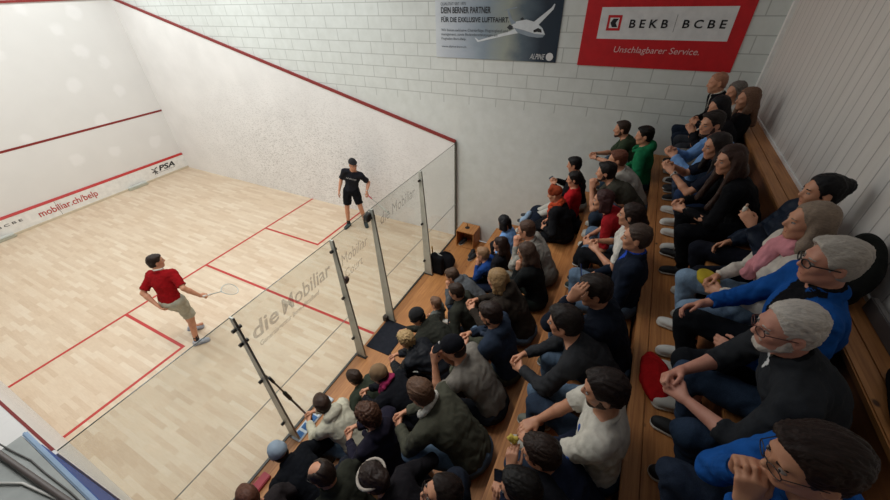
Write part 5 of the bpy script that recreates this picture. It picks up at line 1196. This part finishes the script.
if not ONLY or 30 in ONLY:
    o=empty('tablet',(2.86,-2.86,2.46),label='black tablet with a blue cover standing on the jeans of the navy topped person',cat='tablet')
    Rt_=rotx(-.25)@rotz(.2)
    MB().box((-.10,-.006,-.02),(.10,.0,.13),Rt_).build('body',plain('111216',.35),o,bevel=.003);MB().box((-.095,-.010,-.015),(.095,-.006,.125),Rt_).build('blue_cover',plain('1c3f96',.5),o,bevel=.002)
def racket(loc,d,nv,label,grip):
    """d: from butt to head, nv: normal of the string bed"""
    d=nrm(d);nv=nrm(nv-d*(nv@d));u=np.cross(d,nv);o=empty('squash_racket',tuple(loc),label=label,cat='racket')
    MB().tube([d*-.06,d*.0,d*.12],[.014,.014,.013]).build('grip',plain(grip,.7),o,smooth=True)
    MB().tube([d*.12,d*.20,d*.30],[.007,.006,.006]).build('shaft',plain('8f9a98',.3),o,smooth=True)
    c=d*.47;pts=[c+d*.165*math.cos(t)*(-1)+u*.105*math.sin(t)*(1-.18*math.cos(t)) for t in np.linspace(0,2*math.pi,33)]
    m=MB().tube(pts,.006,8,caps=False);m.tube([d*.28,c-d*.10+u*.075],.005,8);m.tube([d*.28,c-d*.10-u*.075],.005,8);m.build('frame',plain('c3ccc9',.3),o,smooth=True)
    m=MB()
    for i in range(-6,7):
        w=.095*math.sqrt(max(1-(i/7)**2,0));m.tube([c+d*i*.022-u*w,c+d*i*.022+u*w],.0011,4)
    for i in range(-5,6):
        w=.15*math.sqrt(max(1-(i/6)**2,0));m.tube([c+u*i*.016-d*w,c+u*i*.016+d*w],.0011,4)
    m.build('strings',plain('d5d8d0',.5),o)
if not ONLY or 60 in ONLY:
    S=dict(stand=1,s=.98,w=1.04,lean=14,side=-3,twist=-8,head=(-48,6,0),neck=8,footR=(.04,-.05,.085),footL=(-.15,.24,.13),toeR=-65,toeL=-50,tiltL=-20,kpoleR=(.1,1,.2),kpoleL=(-.1,1,.1),
        handR=(.48,.05,.94),handL=(-.07,-.16,.93),poleR=(.5,-1,-.3),poleL=(-1,-.2,.2),curlR=70,curlL=25,hdR=(.55,.5,-.5),arm=1.05)
    e,K=build_person(60,(1.80,2.52,0),math.radians(-60),S,'player in a red short sleeved shirt and pale grey shorts',dict(hair=('short','2a1d18',{'t':.010}),top=('tee','8c1016'),sleeve=.85,leg='a9a696',short=.85,shoe='a9adb8',sole='8d91a0',sock='141416',face=1,inner='ddd8d0'),'players on the court')
    c=world(e,K['wrR']+K['hdR']*.08);racket(c,V(.36,.10,-.22),V(.2,-.6,.8),'squash racket with a pale frame in the hand of the player in red','d8d4cc')
if not ONLY or 61 in ONLY:
    S=dict(stand=1,s=1.,w=1.02,lean=6,side=-14,head=(38,4,0),neck=6,footR=(.21,.02,.08),footL=(-.19,-.02,.08),toeR=-22,toeL=22,kpoleR=(.2,1,.2),kpoleL=(-.2,1,.2),
        handR=(.27,.10,.90),handL=(-.40,.20,.90),poleR=(.35,-1,0),poleL=(-.35,-1,0),curlR=22,curlL=65,hdL=(-.3,.45,-.8),arm=1.05)
    e,K=build_person(61,(5.81,2.31,0),math.radians(117),S,'player in a black shirt and black shorts by the right court wall',dict(hair=('beanie','17171b',{'low':.045}),top=('tee','222329'),sleeve=.8,leg='141519',short=.75,shoe='1f3338',sole='2b3a40',sock='141416',face=1,glasses=1,watch=2,printed=1),'players on the court')
    c=world(e,K['wrL']+K['hdL']*.08);racket(c,V(.10,-.45,-.42),V(.8,-.3,.5),'squash racket with a pink grip in the hand of the player in black','c8506a')

# ------------------------------------------------------------------ light
def area(name,loc,size,power,col=(.965,1.,.985),rot=(0,0,0),spread=180):
    l=bpy.data.lights.new(name,'AREA');l.shape='RECTANGLE';l.size,l.size_y=size;l.energy=power;l.color=col;l.spread=math.radians(spread)
    o=bpy.data.objects.new(name,l);o.location=loc;o.rotation_euler=rot;COL.objects.link(o);return o
for yy in (2.2,5.0,8.0):
    for xx in (1.6,4.8): area('court_light',(xx,yy,6.2),(1.5,.5),LP*(1.0 if yy>3 else .7),spread=LS)
area('added_fill_light',(2.8,.1,6.8),(3.,.6),HP,(1,.97,.92),spread=95)  # added fill, no real fitting: brightens the pine strip by the glass and side wall
w=bpy.data.worlds.new('hall');SC.world=w;w.use_nodes=True;w.node_tree.nodes['Background'].inputs[0].default_value=(.97,.98,1,1);w.node_tree.nodes['Background'].inputs[1].default_value=WS
cam=bpy.data.cameras.new('camera');co=bpy.data.objects.new('camera',cam);COL.objects.link(co)
r,d,f=[V(*v) for v in CAM_R]
co.matrix_world=Matrix(((r[0],-d[0],-f[0],CAM_LOC[0]),(r[1],-d[1],-f[1],CAM_LOC[1]),(r[2],-d[2],-f[2],CAM_LOC[2]),(0,0,0,1)))
cam.sensor_width=36;cam.lens=CAM_F/890*36;cam.shift_x=(445-CAM_C[0])/890;cam.shift_y=(CAM_C[1]-250)/890;cam.clip_start=.05
SC.camera=co
SC.view_settings.view_transform='Standard';SC.view_settings.look='None';SC.view_settings.exposure=EXPO;SC.view_settings.gamma=1;SC.view_settings.use_curve_mapping=False
SC.cycles.max_bounces=6;SC.cycles.transparent_max_bounces=16;SC.cycles.caustics_reflective=False;SC.cycles.caustics_refractive=False
